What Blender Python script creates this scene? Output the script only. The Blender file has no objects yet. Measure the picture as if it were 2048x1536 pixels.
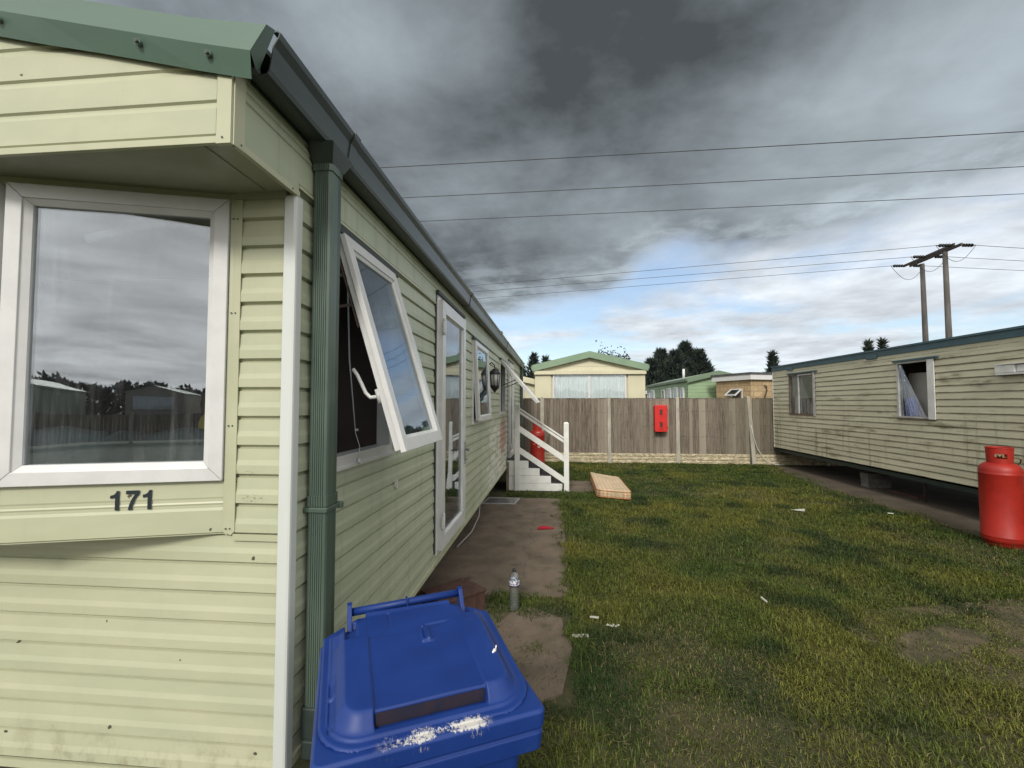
import bpy, bmesh, math, random
import numpy as np
from mathutils import Vector, Matrix
random.seed(7); R = math.radians
scene = bpy.context.scene
col = scene.collection

# ---------------------------------------------------------------- camera
cam = bpy.data.cameras.new("camera"); cam.lens = 900/2048*36; cam.sensor_width = 36; cam.sensor_fit = 'HORIZONTAL'
cam.clip_start = 0.02; cam.clip_end = 2000
co = bpy.data.objects.new("camera", cam); col.objects.link(co)
co.location = (0, 0, 1.7); co.rotation_euler = (R(90)+math.atan(38/900), 0, math.atan(83/900))
scene.camera = co
scene.view_settings.view_transform = 'Standard'; scene.view_settings.look = 'None'
scene.view_settings.exposure = 0.22; scene.view_settings.gamma = 1

# ---------------------------------------------------------------- node helper
class NT:
    def __init__(s, nt): s.nt = nt; s.n = nt.nodes; s.l = nt.links
    def new(s, t, **k):
        n = s.n.new(t)
        for a, b in k.items(): setattr(n, a, b)
        return n
    def put(s, sock, v):
        if v is None: return
        if isinstance(v, bpy.types.NodeSocket): s.l.new(v, sock)
        elif isinstance(v, (tuple, list)):
            v = tuple(v)
            if sock.type == 'RGBA' and len(v) == 3: v = v+(1,)
            sock.default_value = v
        else: sock.default_value = v
    def m(s, op, a, b=None, c=None, clamp=False):
        n = s.new('ShaderNodeMath', operation=op, use_clamp=clamp)
        s.put(n.inputs[0], a); s.put(n.inputs[1], b); s.put(n.inputs[2], c)
        return n.outputs[0]
    def vm(s, op, a, b=None):
        n = s.new('ShaderNodeVectorMath', operation=op)
        s.put(n.inputs[0], a); s.put(n.inputs[1], b)
        return n.outputs['Value'] if op in ('DOT_PRODUCT', 'LENGTH') else n.outputs[0]
    def sm(s, x, a, b, lo=0., hi=1.):
        n = s.new('ShaderNodeMapRange', interpolation_type='SMOOTHSTEP')
        s.put(n.inputs[0], x); s.put(n.inputs[1], a); s.put(n.inputs[2], b); s.put(n.inputs[3], lo); s.put(n.inputs[4], hi)
        return n.outputs[0]
    def mix(s, f, a, b, mode='MIX'):
        n = s.new('ShaderNodeMix', data_type='RGBA', blend_type=mode)
        s.put(n.inputs[0], f); s.put(n.inputs[6], a); s.put(n.inputs[7], b)
        return n.outputs[2]
    def noise(s, v, scale, detail=4, rough=.5, dist=0., out=0):
        n = s.new('ShaderNodeTexNoise'); s.put(n.inputs['Vector'], v)
        n.inputs['Scale'].default_value = scale; n.inputs['Detail'].default_value = detail
        n.inputs['Roughness'].default_value = rough; n.inputs['Distortion'].default_value = dist
        return n.outputs[out]
    def comb(s, x, y, z):
        n = s.new('ShaderNodeCombineXYZ'); s.put(n.inputs[0], x); s.put(n.inputs[1], y); s.put(n.inputs[2], z); return n.outputs[0]
    def sep(s, v):
        n = s.new('ShaderNodeSeparateXYZ'); s.put(n.inputs[0], v); return n.outputs

# ---------------------------------------------------------------- world: broken overcast, bright at the horizon and behind
SUN_EL, SUN_AZ = 33., 187.          # degrees; azimuth clockwise from +Y, so the sun stands behind the camera
w = bpy.data.worlds.new("World"); scene.world = w; w.use_nodes = True
T = NT(w.node_tree); T.n.clear()
sky = T.new('ShaderNodeTexSky', sky_type='NISHITA', sun_disc=False)
sky.sun_elevation = R(SUN_EL); sky.sun_rotation = R(SUN_AZ); sky.ozone_density = 1.5
bgs = T.new('ShaderNodeBackground'); T.l.new(sky.outputs[0], bgs.inputs[0]); bgs.inputs[1].default_value = 0.13
d = T.new('ShaderNodeTexCoord').outputs['Generated']
dx, dy, dz = T.sep(d)
zc = T.m('ADD', T.m('MAXIMUM', dz, 0.), .10)
P = T.comb(T.m('DIVIDE', dx, zc), T.m('DIVIDE', dy, zc), 0.)
n1 = T.noise(P, .62, 7, .52, .35)
n2 = T.noise(T.vm('ADD', P, (7.3, 2.1, .4)), 1.35, 12, .58, .2)
n3 = T.noise(T.vm('ADD', P, (3.1, 9.7, 0)), .50, 8, .58, .3)
n4 = T.noise(T.vm('ADD', P, (13.1, 1.7, 0)), 4.6, 9, .6, .15)
def blob(u, v, deg):
    x, y = (u-1024)/900, (768-v)/900
    pit, yaw = math.atan(38/900), math.atan(83/900)
    a = Vector((x, 1, y)); a = Matrix.Rotation(yaw, 3, 'Z') @ (Matrix.Rotation(pit, 3, 'X') @ a); a.normalize()
    c = T.vm('DOT_PRODUCT', d, tuple(a))
    k = 1/(R(deg)**2)
    return T.m('EXPONENT', T.m('MULTIPLY', T.m('SUBTRACT', c, 1.), k))
el = T.m('ADD', dz, T.m('ADD', T.m('MULTIPLY', T.m('SUBTRACT', n1, .5), .26), T.m('MULTIPLY', T.m('SUBTRACT', n2, .5), .13)))
el = T.m('SUBTRACT', el, T.m('MULTIPLY', blob(1330, 480, 3.5), .07))
bound = T.m('ADD', T.m('MULTIPLY', dx, .10), .232)
rel_ = T.m('SUBTRACT', el, bound); dark = T.sm(rel_, -.04, .035); rim = T.m('MULTIPLY', T.sm(rel_, -.01, .03), T.sm(rel_, .12, .03))
b = T.m('ADD', .185, T.m('MULTIPLY', T.m('SUBTRACT', n2, .5), .56))
b = T.m('ADD', b, T.m('MULTIPLY', T.m('SUBTRACT', n4, .5), .11))
for u, v, dg, am in [(1150, 250, 8, -.025), (1320, 130, 6, -.02), (650, 60, 5, .09), (800, 130, 4, .10), (975, 70, 3.5, .06),
                     (900, 260, 7, -.03), (1750, 150, 10, .05), (1230, 470, 4, .14), (1960, 180, 10, .10), (1500, 420, 8, .02),
                     (1050, 520, 6, .02), (1900, 330, 8, .10)]:
    b = T.m('ADD', b, T.m('MULTIPLY', blob(u, v, dg), am))
b = T.m('ADD', b, T.m('MULTIPLY', rim, T.m('MULTIPLY', T.sm(n4, .40, .65), .13)))
b = T.m('MAXIMUM', b, .075)
dcol = T.mix(1., T.comb(b, b, b), (.86, .99, 1.08, 1), 'MULTIPLY')
wb = T.m('ADD', .70, T.m('ADD', T.m('MULTIPLY', T.m('SUBTRACT', n2, .5), .9), T.m('MULTIPLY', T.m('SUBTRACT', n4, .5), .35)))
wcol = T.mix(1., T.comb(wb, wb, wb), (.93, 1., 1.08, 1), 'MULTIPLY')
back = T.m('ADD', 1.10, T.m('MULTIPLY', T.m('SUBTRACT', n2, .5), 1.5))
back = T.m('ADD', back, T.m('MULTIPLY', T.m('SUBTRACT', n1, .5), 1.0))
bcol = T.mix(1., T.comb(back, back, back), (1., .99, .965, 1), 'MULTIPLY')
fwd = T.sm(dy, -.20, .58)
cc = T.mix(fwd, bcol, T.mix(dark, wcol, dcol))
whitemask = T.sm(n3, .40, .55)
whitemask = T.m('MAXIMUM', whitemask, T.sm(dz, .09, .02, 0., .75))
blue = T.m('MULTIPLY', T.m('SUBTRACT', 1., dark), T.m('SUBTRACT', 1., whitemask))
blue = T.m('MULTIPLY', blue, T.m('MULTIPLY', fwd, .8))
bgc = T.new('ShaderNodeBackground'); T.l.new(cc, bgc.inputs[0]); bgc.inputs[1].default_value = 1.0
mx = T.new('ShaderNodeMixShader'); T.l.new(blue, mx.inputs[0]); T.l.new(bgc.outputs[0], mx.inputs[1]); T.l.new(bgs.outputs[0], mx.inputs[2])
out = T.new('ShaderNodeOutputWorld'); T.l.new(mx.outputs[0], out.inputs[0])
# sun through thin cloud
sl = bpy.data.lights.new("sun", 'SUN'); sl.energy = 2.1; sl.angle = R(12); sl.color = (1, .96, .89)
so = bpy.data.objects.new("sun", sl); col.objects.link(so); so.location = (0, -20, 30)
sd = Vector((math.sin(R(SUN_AZ))*math.cos(R(SUN_EL)), math.cos(R(SUN_AZ))*math.cos(R(SUN_EL)), math.sin(R(SUN_EL))))
so.rotation_euler = sd.to_track_quat('Z', 'Y').to_euler()

# ---------------------------------------------------------------- materials
def mat(name, c1, c2=None, scale=6., lo=.35, hi=.65, rough=.5, metal=0., bump=0., bscale=60., stretch=(1, 1, 1), detail=5, spec=.5,
        c3=None, s3=3., lo3=.6, hi3=.7, st3=(1, 1, 1)):
    m = bpy.data.materials.new(name); m.use_nodes = True; N = NT(m.node_tree)
    p = N.n['Principled BSDF']; p.inputs['Roughness'].default_value = rough; p.inputs['Metallic'].default_value = metal
    p.inputs['Specular IOR Level'].default_value = spec
    g = N.new('ShaderNodeNewGeometry').outputs['Position']
    g2 = N.vm('MULTIPLY', g, stretch)
    c = c1
    if c2 is not None:
        c = N.mix(N.sm(N.noise(g2, scale, detail, .6), lo, hi), c1, c2)
    if c3 is not None:
        c = N.mix(N.sm(N.noise(N.vm('MULTIPLY', g, st3), s3, 8, .65), lo3, hi3), c, c3)
    N.put(p.inputs['Base Color'], c)
    if bump:
        bn = N.new('ShaderNodeBump'); bn.inputs['Strength'].default_value = bump; bn.inputs['Distance'].default_value = .01
        N.put(bn.inputs['Height'], N.noise(g2, bscale, 4, .6)); N.l.new(bn.outputs[0], p.inputs['Normal'])
    return m
def add_mask_color(m, fn):
    """fn(N, position) -> (mask, color) mixed over the base colour"""
    N = NT(m.node_tree); p = N.n['Principled BSDF']; s = p.inputs['Base Color']
    base = s.links[0].from_socket if s.links else tuple(s.default_value)
    g = N.new('ShaderNodeNewGeometry').outputs['Position']
    mk, c = fn(N, g)
    N.put(s, N.mix(mk, base, c))
    return m

def specks(N, g, scale=7, size=.018, keep=.62):
    v = N.new('ShaderNodeTexVoronoi'); N.put(v.inputs['Vector'], g); v.inputs['Scale'].default_value = scale
    r = N.sep(v.outputs['Color'])[0]
    return N.m('MULTIPLY', N.m('LESS_THAN', v.outputs['Distance'], N.m('MULTIPLY', N.noise(g, 90, 2), size*2)), N.m('GREATER_THAN', r, keep))

CREAM = (.465, .466, .320)
m_clad = mat('cream_cladding', CREAM, (.41, .428, .29), 3., .3, .7, rough=.42, bump=.06, bscale=300, stretch=(1, 1, 2.5),
             c3=(.36, .365, .235), s3=2.2, lo3=.62, hi3=.85, st3=(.35, .35, 1.3))
def scuffs(N, g):
    x, y, z = N.sep(g); out_ = None
    for cx_, cz_, rx_, rz_, th_ in ((-1.085, 1.452, .045, .014, .60), (-1.045, 1.368, .05, .016, .60), (-1.115, 1.43, .008, .035, .57)):
        dd = N.m('ADD', N.m('POWER', N.m('DIVIDE', N.m('SUBTRACT', x, cx_), rx_), 2.), N.m('POWER', N.m('DIVIDE', N.m('SUBTRACT', z, cz_), rz_), 2.))
        q = N.m('MULTIPLY', N.sm(dd, 1.2, .5), N.sm(N.noise(N.vm('MULTIPLY', g, (1, 1, 1.5)), 150, 5, .8), th_-.04, th_))
        out_ = q if out_ is None else N.m('MAXIMUM', out_, q)
    return out_, (.07, .065, .05, 1)
add_mask_color(m_clad, scuffs)
def mud(N, g):
    z = N.sep(g)[2]
    return N.m('MULTIPLY', N.m('MULTIPLY', N.sm(z, .62, .40), N.sm(N.noise(N.vm('MULTIPLY', g, (1, 1, .6)), 14, 8, .75), .46, .68)), .6), (.20, .17, .10, 1)
add_mask_color(m_clad, mud)
def runs(N, g):
    n = N.noise(N.vm('MULTIPLY', g, (9., 9., .35)), 1.6, 7, .65)
    return N.m('MULTIPLY', N.sm(n, .55, .75), .10), (.26, .27, .17, 1)
add_mask_color(m_clad, runs)
add_mask_color(m_clad, lambda N, g: (specks(N, g, 7.9, .055, .35), (.08, .075, .05, 1)))
m_side = mat('side_cladding', (.43, .465, .335), (.37, .405, .285), 2.5, .3, .7, rough=.45, bump=.06, bscale=300, stretch=(1, .5, 2.5),
             c3=(.33, .36, .24), s3=3., lo3=.60, hi3=.85, st3=(1, .5, 1.5))
def peel(N, g):
    x, y, z = N.sep(g)
    a = N.m('MULTIPLY', N.sm(y, 5.0, 7.2), N.sm(z, 1.75, 1.15))
    n = N.noise(N.vm('MULTIPLY', g, (1, 1.0, 5)), 2.6, 8, .7, .6)
    return N.m('MULTIPLY', N.sm(N.m('ADD', n, N.m('MULTIPLY', a, .16)), .60, .66), N.m('MULTIPLY', a, .9)), (.66, .65, .56, 1)
def redpatch(N, g):
    x, y, z = N.sep(g)
    dd = N.m('ADD', N.m('POWER', N.m('DIVIDE', N.m('SUBTRACT', y, 8.1), .55), 2.), N.m('POWER', N.m('DIVIDE', N.m('SUBTRACT', z, 1.13), .36), 2.))
    n = N.noise(N.vm('MULTIPLY', g, (1, 1, 5)), 4.5, 7, .7)
    return N.m('MULTIPLY', N.sm(N.m('ADD', dd, N.m('MULTIPLY', n, 4.5)), 3.3, 2.7), .7), (.34, .12, .09, 1)
def grime(N, g):
    x, y, z = N.sep(g)
    n = N.noise(N.vm('MULTIPLY', g, (1, 3., .7)), 3.0, 8, .7)
    return N.m('MULTIPLY', N.sm(n, .52, .72), N.m('MULTIPLY', N.sm(y, 3.5, 6.5), .55)), (.17, .18, .11, 1)
def mould(N, g):
    n = N.noise(N.vm('MULTIPLY', g, (1, 8., .4)), 1.4, 7, .68)
    return N.m('MULTIPLY', N.sm(n, .50, .70), .35), (.22, .25, .16, 1)
def scar(N, g):
    x, y, z = N.sep(g)
    dd = N.m('ADD', N.m('POWER', N.m('DIVIDE', N.m('SUBTRACT', y, 2.56), .035), 2.), N.m('POWER', N.m('DIVIDE', N.m('SUBTRACT', z, 1.235), .03), 2.))
    return N.sm(N.m('ADD', dd, N.m('MULTIPLY', N.noise(g, 70, 4, .8), 3.)), 2.5, 1.9), (.62, .62, .52, 1)
for f_ in (mould, grime, peel, redpatch, scar): add_mask_color(m_side, f_)
m_trim = mat('cream_trim', (.455, .46, .315), (.42, .425, .285), 5, rough=.4)
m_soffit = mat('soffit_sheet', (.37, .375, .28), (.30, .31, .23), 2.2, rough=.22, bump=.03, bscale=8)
m_upvc = mat('white_upvc', (.62, .62, .605), (.57, .57, .555), 9, rough=.32, bump=.03, bscale=200)
m_upvc_dirty = mat('weathered_upvc', (.68, .68, .655), (.56, .56, .53), 5, rough=.38)
m_corner = mat('white_corner_plastic', (.60, .62, .59), (.53, .56, .53), 3, .3, .75, rough=.3, stretch=(1, 1, .4))
m_green = mat('green_roof_trim', (.092, .158, .115), (.080, .140, .102), 2.5, rough=.38, bump=.04, bscale=200, stretch=(.4, 1, 2))
m_gutter = mat('dark_gutter_plastic', (.030, .042, .038), (.045, .06, .05), 4, rough=.35, stretch=(1, .3, 2))
m_pipe = mat('green_downpipe_plastic', (.068, .100, .078), (.095, .132, .104), 5, .35, .7, rough=.36, stretch=(2, 2, .5))
m_black = mat('black_plastic', (.015, .015, .016), rough=.45)
m_rubber = mat('dark_gasket', (.03, .038, .036), rough=.6)
m_screw = mat('screw_cap', (.05, .08, .06), rough=.3)
m_digit = mat('number_vinyl', (.022, .030, .035), rough=.3)
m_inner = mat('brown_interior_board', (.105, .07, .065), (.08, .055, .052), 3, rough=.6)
m_wood_in = mat('pine_interior_door', (.20, .105, .05), (.14, .07, .03), 6, rough=.5, stretch=(8, 8, 1))
m_ceiling = mat('interior_ceiling', (.35, .34, .31), rough=.7)
m_sofa = mat('dark_leather', (.10, .14, .155), (.14, .18, .19), 5, rough=.35, bump=.3, bscale=14)
m_roofsheet = mat('roof_sheet', (.30, .32, .31), (.22, .24, .23), 3, rough=.5)
m_steel = mat('chassis_steel', (.045, .042, .04), (.08, .05, .035), 8, rough=.6)
m_block = mat('concrete_block', (.17, .165, .15), (.11, .105, .095), 9, rough=.9, bump=.4, bscale=90)
m_metal = mat('bare_metal', (.45, .45, .44), rough=.35, metal=.9)
m_brass = mat('brass', (.5, .36, .13), rough=.35, metal=.9)
m_lampglass = mat('lantern_glass', (.45, .45, .42), rough=.1)
m_red = mat('red_cylinder_paint', (.37, .018, .009), (.29, .013, .007), 5, .35, .7, rough=.5, c3=(.30, .03, .02), s3=9, lo3=.66, hi3=.72, bump=.05, bscale=120)
m_redbox = mat('red_box_plastic', (.62, .022, .018), (.52, .02, .016), 8, rough=.4)
m_slipper = mat('red_cloth', (.30, .008, .02), rough=.9)
m_white_rail = mat('white_stair_plastic', (.74, .74, .70), (.66, .66, .61), 6, rough=.4)
m_tread = mat('dark_tread', (.035, .033, .035), (.05, .048, .048), 20, rough=.8, bump=.3, bscale=200)
m_rail = mat('white_rail', (.85, .86, .86), rough=.3)

def m_glass(name, refl=.42, tint=(.55, .60, .63), wav=.004):
    m = bpy.data.materials.new(name); m.use_nodes = True; N = NT(m.node_tree); N.n.clear()
    lw = N.new('ShaderNodeFresnel'); lw.inputs[0].default_value = 1.5
    fac = N.m('ADD', refl, N.m('MULTIPLY', lw.outputs[0], .75), clamp=True)
    tr = N.new('ShaderNodeBsdfTransparent'); tr.inputs[0].default_value = tint+(1,)
    gl = N.new('ShaderNodeBsdfGlossy'); gl.inputs['Roughness'].default_value = .0; gl.inputs[0].default_value = (.86, .90, .95, 1)
    g = N.new('ShaderNodeNewGeometry').outputs['Position']
    bn = N.new('ShaderNodeBump'); bn.inputs['Strength'].default_value = 1.; bn.inputs['Distance'].default_value = wav
    N.put(bn.inputs['Height'], N.noise(g, 1.3, 2, .4)); N.l.new(bn.outputs[0], gl.inputs['Normal'])
    df = N.new('ShaderNodeBsdfDiffuse'); df.inputs[0].default_value = (.55, .56, .55, 1)
    ds = N.new('ShaderNodeMixShader'); N.put(ds.inputs[0], N.m('ADD', .012, N.sm(N.noise(N.vm('MULTIPLY', g, (9, 9, 1.)), 2.2, 8, .7), .48, .78, 0., .10))); N.l.new(tr.outputs[0], ds.inputs[1]); N.l.new(df.outputs[0], ds.inputs[2]); tr = ds
    mx = N.new('ShaderNodeMixShader'); N.l.new(fac, mx.inputs[0]); N.l.new(tr.outputs[0], mx.inputs[1]); N.l.new(gl.outputs[0], mx.inputs[2])
    o = N.new('ShaderNodeOutputMaterial'); N.l.new(mx.outputs[0], o.inputs[0]); return m
g_front = m_glass('window_glass_front', .19, (.86, .89, .90), .005)
g_side = m_glass('window_glass', .12, (.62, .68, .70), .004)
g_clear = m_glass('clear_window_glass', .03, (.93, .95, .96))

# ---------------------------------------------------------------- mesh builder
class MB:
    def __init__(s): s.v = []; s.f = []; s.sm = []
    def vert(s, p): s.v.append(tuple(p)); return len(s.v)-1
    def face(s, idx, smooth=False): s.f.append(tuple(idx)); s.sm.append(smooth)
    def quad(s, *ps): s.face([s.vert(p) for p in ps])
    def hexa(s, c):
        i = [s.vert(p) for p in c]
        for q in ((0, 3, 2, 1), (4, 5, 6, 7), (0, 1, 5, 4), (1, 2, 6, 5), (2, 3, 7, 6), (3, 0, 4, 7)): s.face([i[k] for k in q])
    def box(s, x0, x1, y0, y1, z0, z1):
        s.hexa([(x0, y0, z0), (x1, y0, z0), (x1, y1, z0), (x0, y1, z0), (x0, y0, z1), (x1, y0, z1), (x1, y1, z1), (x0, y1, z1)])
    def fbox(s, F, a0, a1, b0, b1, c0, c1):
        s.hexa([F(a0, b0, c0), F(a1, b0, c0), F(a1, b0, c1), F(a0, b0, c1), F(a0, b1, c0), F(a1, b1, c0), F(a1, b1, c1), F(a0, b1, c1)])
    def prism(s, pts, f0, f1, smooth=False):
        """pts 2-D polygon; f0,f1 map (p,q)->3-D at both ends"""
        a = [s.vert(f0(*p)) for p in pts]; b_ = [s.vert(f1(*p)) for p in pts]; n = len(pts)
        for i in range(n): s.face([a[i], a[(i+1) % n], b_[(i+1) % n], b_[i]], smooth)
        s.face(a[::-1]); s.face(b_)
    def ring(s, rings, close=True, cap=True, smooth=True):
        ids = [[s.vert(p) for p in r] for r in rings]; n = len(ids[0])
        for a, b_ in zip(ids[:-1], ids[1:]):
            for i in range(n if close else n-1): s.face([a[i], a[(i+1) % n], b_[(i+1) % n], b_[i]], smooth)
        if cap: s.face(ids[0][::-1]); s.face(ids[-1])
    def lathe(s, prof, c=(0, 0, 0), n=32, cap=True):
        s.ring([[(c[0]+r*math.cos(2*math.pi*k/n), c[1]+r*math.sin(2*math.pi*k/n), c[2]+z) for k in range(n)] for r, z in prof], cap=cap)
    def tube(s, pts, r, n=8, r1=None):
        pts = [Vector(p) for p in pts]; rings = []
        up = Vector((0, 0, 1))
        for i, p in enumerate(pts):
            t = (pts[min(i+1, len(pts)-1)]-pts[max(i-1, 0)]).normalized()
            x = t.cross(up)
            if x.length < .05: x = t.cross(Vector((0, 1, 0)))
            x.normalize(); y = x.cross(t)
            rr = r if r1 is None else r+(r1-r)*i/(len(pts)-1)
            rings.append([p+x*rr*math.cos(2*math.pi*k/n)+y*rr*math.sin(2*math.pi*k/n) for k in range(n)])
        s.ring(rings)
    def bar(s, a, b_, w, h, up=(0, 0, 1)):
        a = Vector(a); b_ = Vector(b_); t = (b_-a).normalized(); x = t.cross(Vector(up)).normalized(); y = x.cross(t)
        q = [x*sx*w/2+y*sy*h/2 for sx, sy in ((-1, -1), (1, -1), (1, 1), (-1, 1))]
        s.hexa([a+k for k in q]+[b_+k for k in q])

def frameF(o, e, n, up=(0, 0, 1)):
    o = Vector(o); e = Vector(e).normalized(); n = Vector(n).normalized(); up = Vector(up).normalized()
    return lambda a, b_, c=0.: o+e*a+up*b_+n*c

def root_loc(o):
    while o.parent: o = o.parent
    return Vector(o.location)
def build(name, mb, m, parent=None, bevel=0, smooth=False, label=None):
    me = bpy.data.meshes.new(name)
    v = np.array([tuple(p) for p in mb.v], float)
    if parent is not None: org = root_loc(parent)
    else: org = Vector(((v[:, 0].min()+v[:, 0].max())/2, (v[:, 1].min()+v[:, 1].max())/2, v[:, 2].min()))
    v = v-np.array(org)
    me.from_pydata([tuple(p) for p in v], [], mb.f)
    me.polygons.foreach_set('use_smooth', [bool(x or smooth) for x in mb.sm])
    bm = bmesh.new(); bm.from_mesh(me); bmesh.ops.recalc_face_normals(bm, faces=bm.faces); bm.to_mesh(me); bm.free()
    me.materials.append(m)
    o = bpy.data.objects.new(name, me); col.objects.link(o)
    if parent is not None: o.parent = parent
    else: o.location = org
    if label: o['label'] = label
    if bevel:
        md = o.modifiers.new('bevel', 'BEVEL'); md.width = bevel; md.segments = 2; md.limit_method = 'ANGLE'; md.angle_limit = R(40)
    return o
def tag(o, label, cat, group=None):
    o['label'] = label; o['category'] = cat
    if group: o['group'] = group
    return o
def thing(name, label, cat, loc, group=None):
    o = bpy.data.objects.new(name, None); col.objects.link(o); o.location = loc; o.empty_display_size = .2
    return tag(o, label, cat, group)
def build_each(name, mb, m, parent, **k):
    """one object per loose piece of the builder"""
    par = list(range(len(mb.v)))
    def fd(i):
        while par[i] != i: par[i] = par[par[i]]; i = par[i]
        return i
    for f in mb.f:
        a = fd(f[0])
        for j in f[1:]: par[fd(j)] = a
    groups = {}
    for fi, f in enumerate(mb.f): groups.setdefault(fd(f[0]), []).append(fi)
    out = []
    for fl in groups.values():
        q = MB(); mp = {}
        for fi in fl:
            for j in mb.f[fi]:
                if j not in mp: mp[j] = q.vert(mb.v[j])
            q.face([mp[j] for j in mb.f[fi]], mb.sm[fi])
        out.append(build(name, q, m, parent, **k))
    return out
def structure(o, label=None):
    o['kind'] = 'structure'
    if label: o['label'] = label
    return o

# cladding profile -------------------------------------------------
PITCH = .1015
PROF = [(0., -.006), (.07, .0095), (.36, .0095), (.54, .0055), (.92, .0030), (.95, -.006), (1., -.006)]
def prof_off(z, z0, pitch, prof):
    t = ((z-z0)/pitch) % 1.0
    for (a, oa), (b_, ob) in zip(prof[:-1], prof[1:]):
        if a <= t <= b_: return oa+(ob-oa)*(t-a)/(b_-a)
    return 0.
def prof_zs(lo, hi, z0, pitch, prof):
    zs = [lo, hi]; k = int((lo-z0)/pitch)-1
    while z0+k*pitch < hi:
        for t, _ in prof[:-1]:
            z = z0+(k+t)*pitch
            if lo+.0004 < z < hi-.0004: zs.append(z)
        k += 1
    return sorted(set(zs))
def wav(a, z, amp):
    return amp*(math.sin(a*5.1+z*3.7)*.5+math.sin(a*11.7-z*9.1+1.3)*.3+math.sin(a*23.+z*17)*.2)
def siding(mb, F, a0, a1, z0, z1, holes=(), phase=.430, pitch=PITCH, prof=PROF, step=.6, amp=.0006, lim=None):
    """profiled sheet cladding on wall frame F(a,z,out); holes are (a0,a1,z0,z1); lim(z)->(amin,amax) clips to a gable"""
    cuts = sorted(set([a0, a1]+[min(max(h[0], a0), a1) for h in holes]+[min(max(h[1], a0), a1) for h in holes]))
    for ca, cb in zip(cuts[:-1], cuts[1:]):
        if cb-ca < 1e-5: continue
        mid = (ca+cb)/2; spans = [(z0, z1)]
        for h in holes:
            if h[0] < mid < h[1]:
                ns = []
                for s0, s1 in spans:
                    if h[2] > s0: ns.append((s0, min(s1, h[2])))
                    if h[3] < s1: ns.append((max(s0, h[3]), s1))
                spans = [s_ for s_ in ns if s_[1]-s_[0] > 1e-4]
        nseg = max(1, int(math.ceil((cb-ca)/step)))
        for s0, s1 in spans:
            zs = prof_zs(s0, s1, phase, pitch, prof)
            rows = []
            for z in zs:
                lo, hi = ca, cb
                if lim:
                    l0, l1 = lim(z); lo, hi = max(lo, l0), min(hi, l1)
                    if hi < lo: hi = lo = (lo+hi)/2
                o_ = prof_off(z, phase, pitch, prof)
                rows.append([mb.vert(F(lo+(hi-lo)*k/nseg, z, o_+wav(lo+(hi-lo)*k/nseg, z, amp))) for k in range(nseg+1)])
            for r0, r1 in zip(rows[:-1], rows[1:]):
                for k in range(nseg): mb.face([r0[k], r0[k+1], r1[k+1], r1[k]])

def mitred(mb, F, a0, a1, b0, b1, w_, c0, c1, gap=.0007, bev=0.):
    """window frame of four mitred lengths; bev slopes the inner edge"""
    A = [(a0, b0), (a1, b0), (a1, b1), (a0, b1)]; I = [(a0+w_, b0+w_), (a1-w_, b0+w_), (a1-w_, b1-w_), (a0+w_, b1-w_)]
    for k in range(4):
        p, q, r_, s_ = A[k], A[(k+1) % 4], I[(k+1) % 4], I[k]
        cx = [(p[0]+q[0]+r_[0]+s_[0])/4, (p[1]+q[1]+r_[1]+s_[1])/4]
        horiz = k % 2 == 0
        def sh(pt):
            if horiz: return (pt[0]+(gap if pt[0] < cx[0] else -gap), pt[1])
            return (pt[0], pt[1]+(gap if pt[1] < cx[1] else -gap))
        P4 = [sh(x) for x in (p, q, r_, s_)]
        mb.hexa([F(x[0], x[1], c0) for x in P4]+[F(P4[0][0], P4[0][1], c1), F(P4[1][0], P4[1][1], c1), F(P4[2][0], P4[2][1], c1-bev), F(P4[3][0], P4[3][1], c1-bev)])

def glazed(parent, F, a0, a1, b0, b1, fw, c0, c1, glass, fm=None, bead=.02, name='window', bevel=.002, glass_c=None):
    fm = fm or m_upvc
    mb = MB(); mitred(mb, F, a0, a1, b0, b1, fw, c0, c1)
    o = build(name, mb, fm, parent, bevel)
    mb = MB(); mitred(mb, F, a0+fw, a1-fw, b0+fw, b1-fw, bead, c0, c1-.006, bev=.012)
    build('glazing_bead', mb, fm, o)
    mb = MB(); gc = (c0+c1)/2-.01 if glass_c is None else glass_c
    mb.fbox(F, a0+fw+bead*.5, a1-fw-bead*.5, b0+fw+bead*.5, b1-fw-bead*.5, gc, gc+.006)
    build('pane', mb, glass, o)
    return o

# ================================================================ GROUND
m_soil = mat('soil_and_thatch', (.050, .052, .018), (.075, .062, .028), 5, .35, .65, rough=.95, bump=.8, bscale=60, c3=(.035, .042, .012), s3=1.1, lo3=.45, hi3=.6)
mb = MB(); n = 40
S = 260
mb.quad((-S, -S, 0), (S, -S, 0), (S, S, 0), (-S, S, 0))
g = structure(build('ground', mb, m_soil)); g.location = (0, 0, 0)
# place vertices relative to origin (build centred them on the bounding box, which is the origin here)

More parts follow.
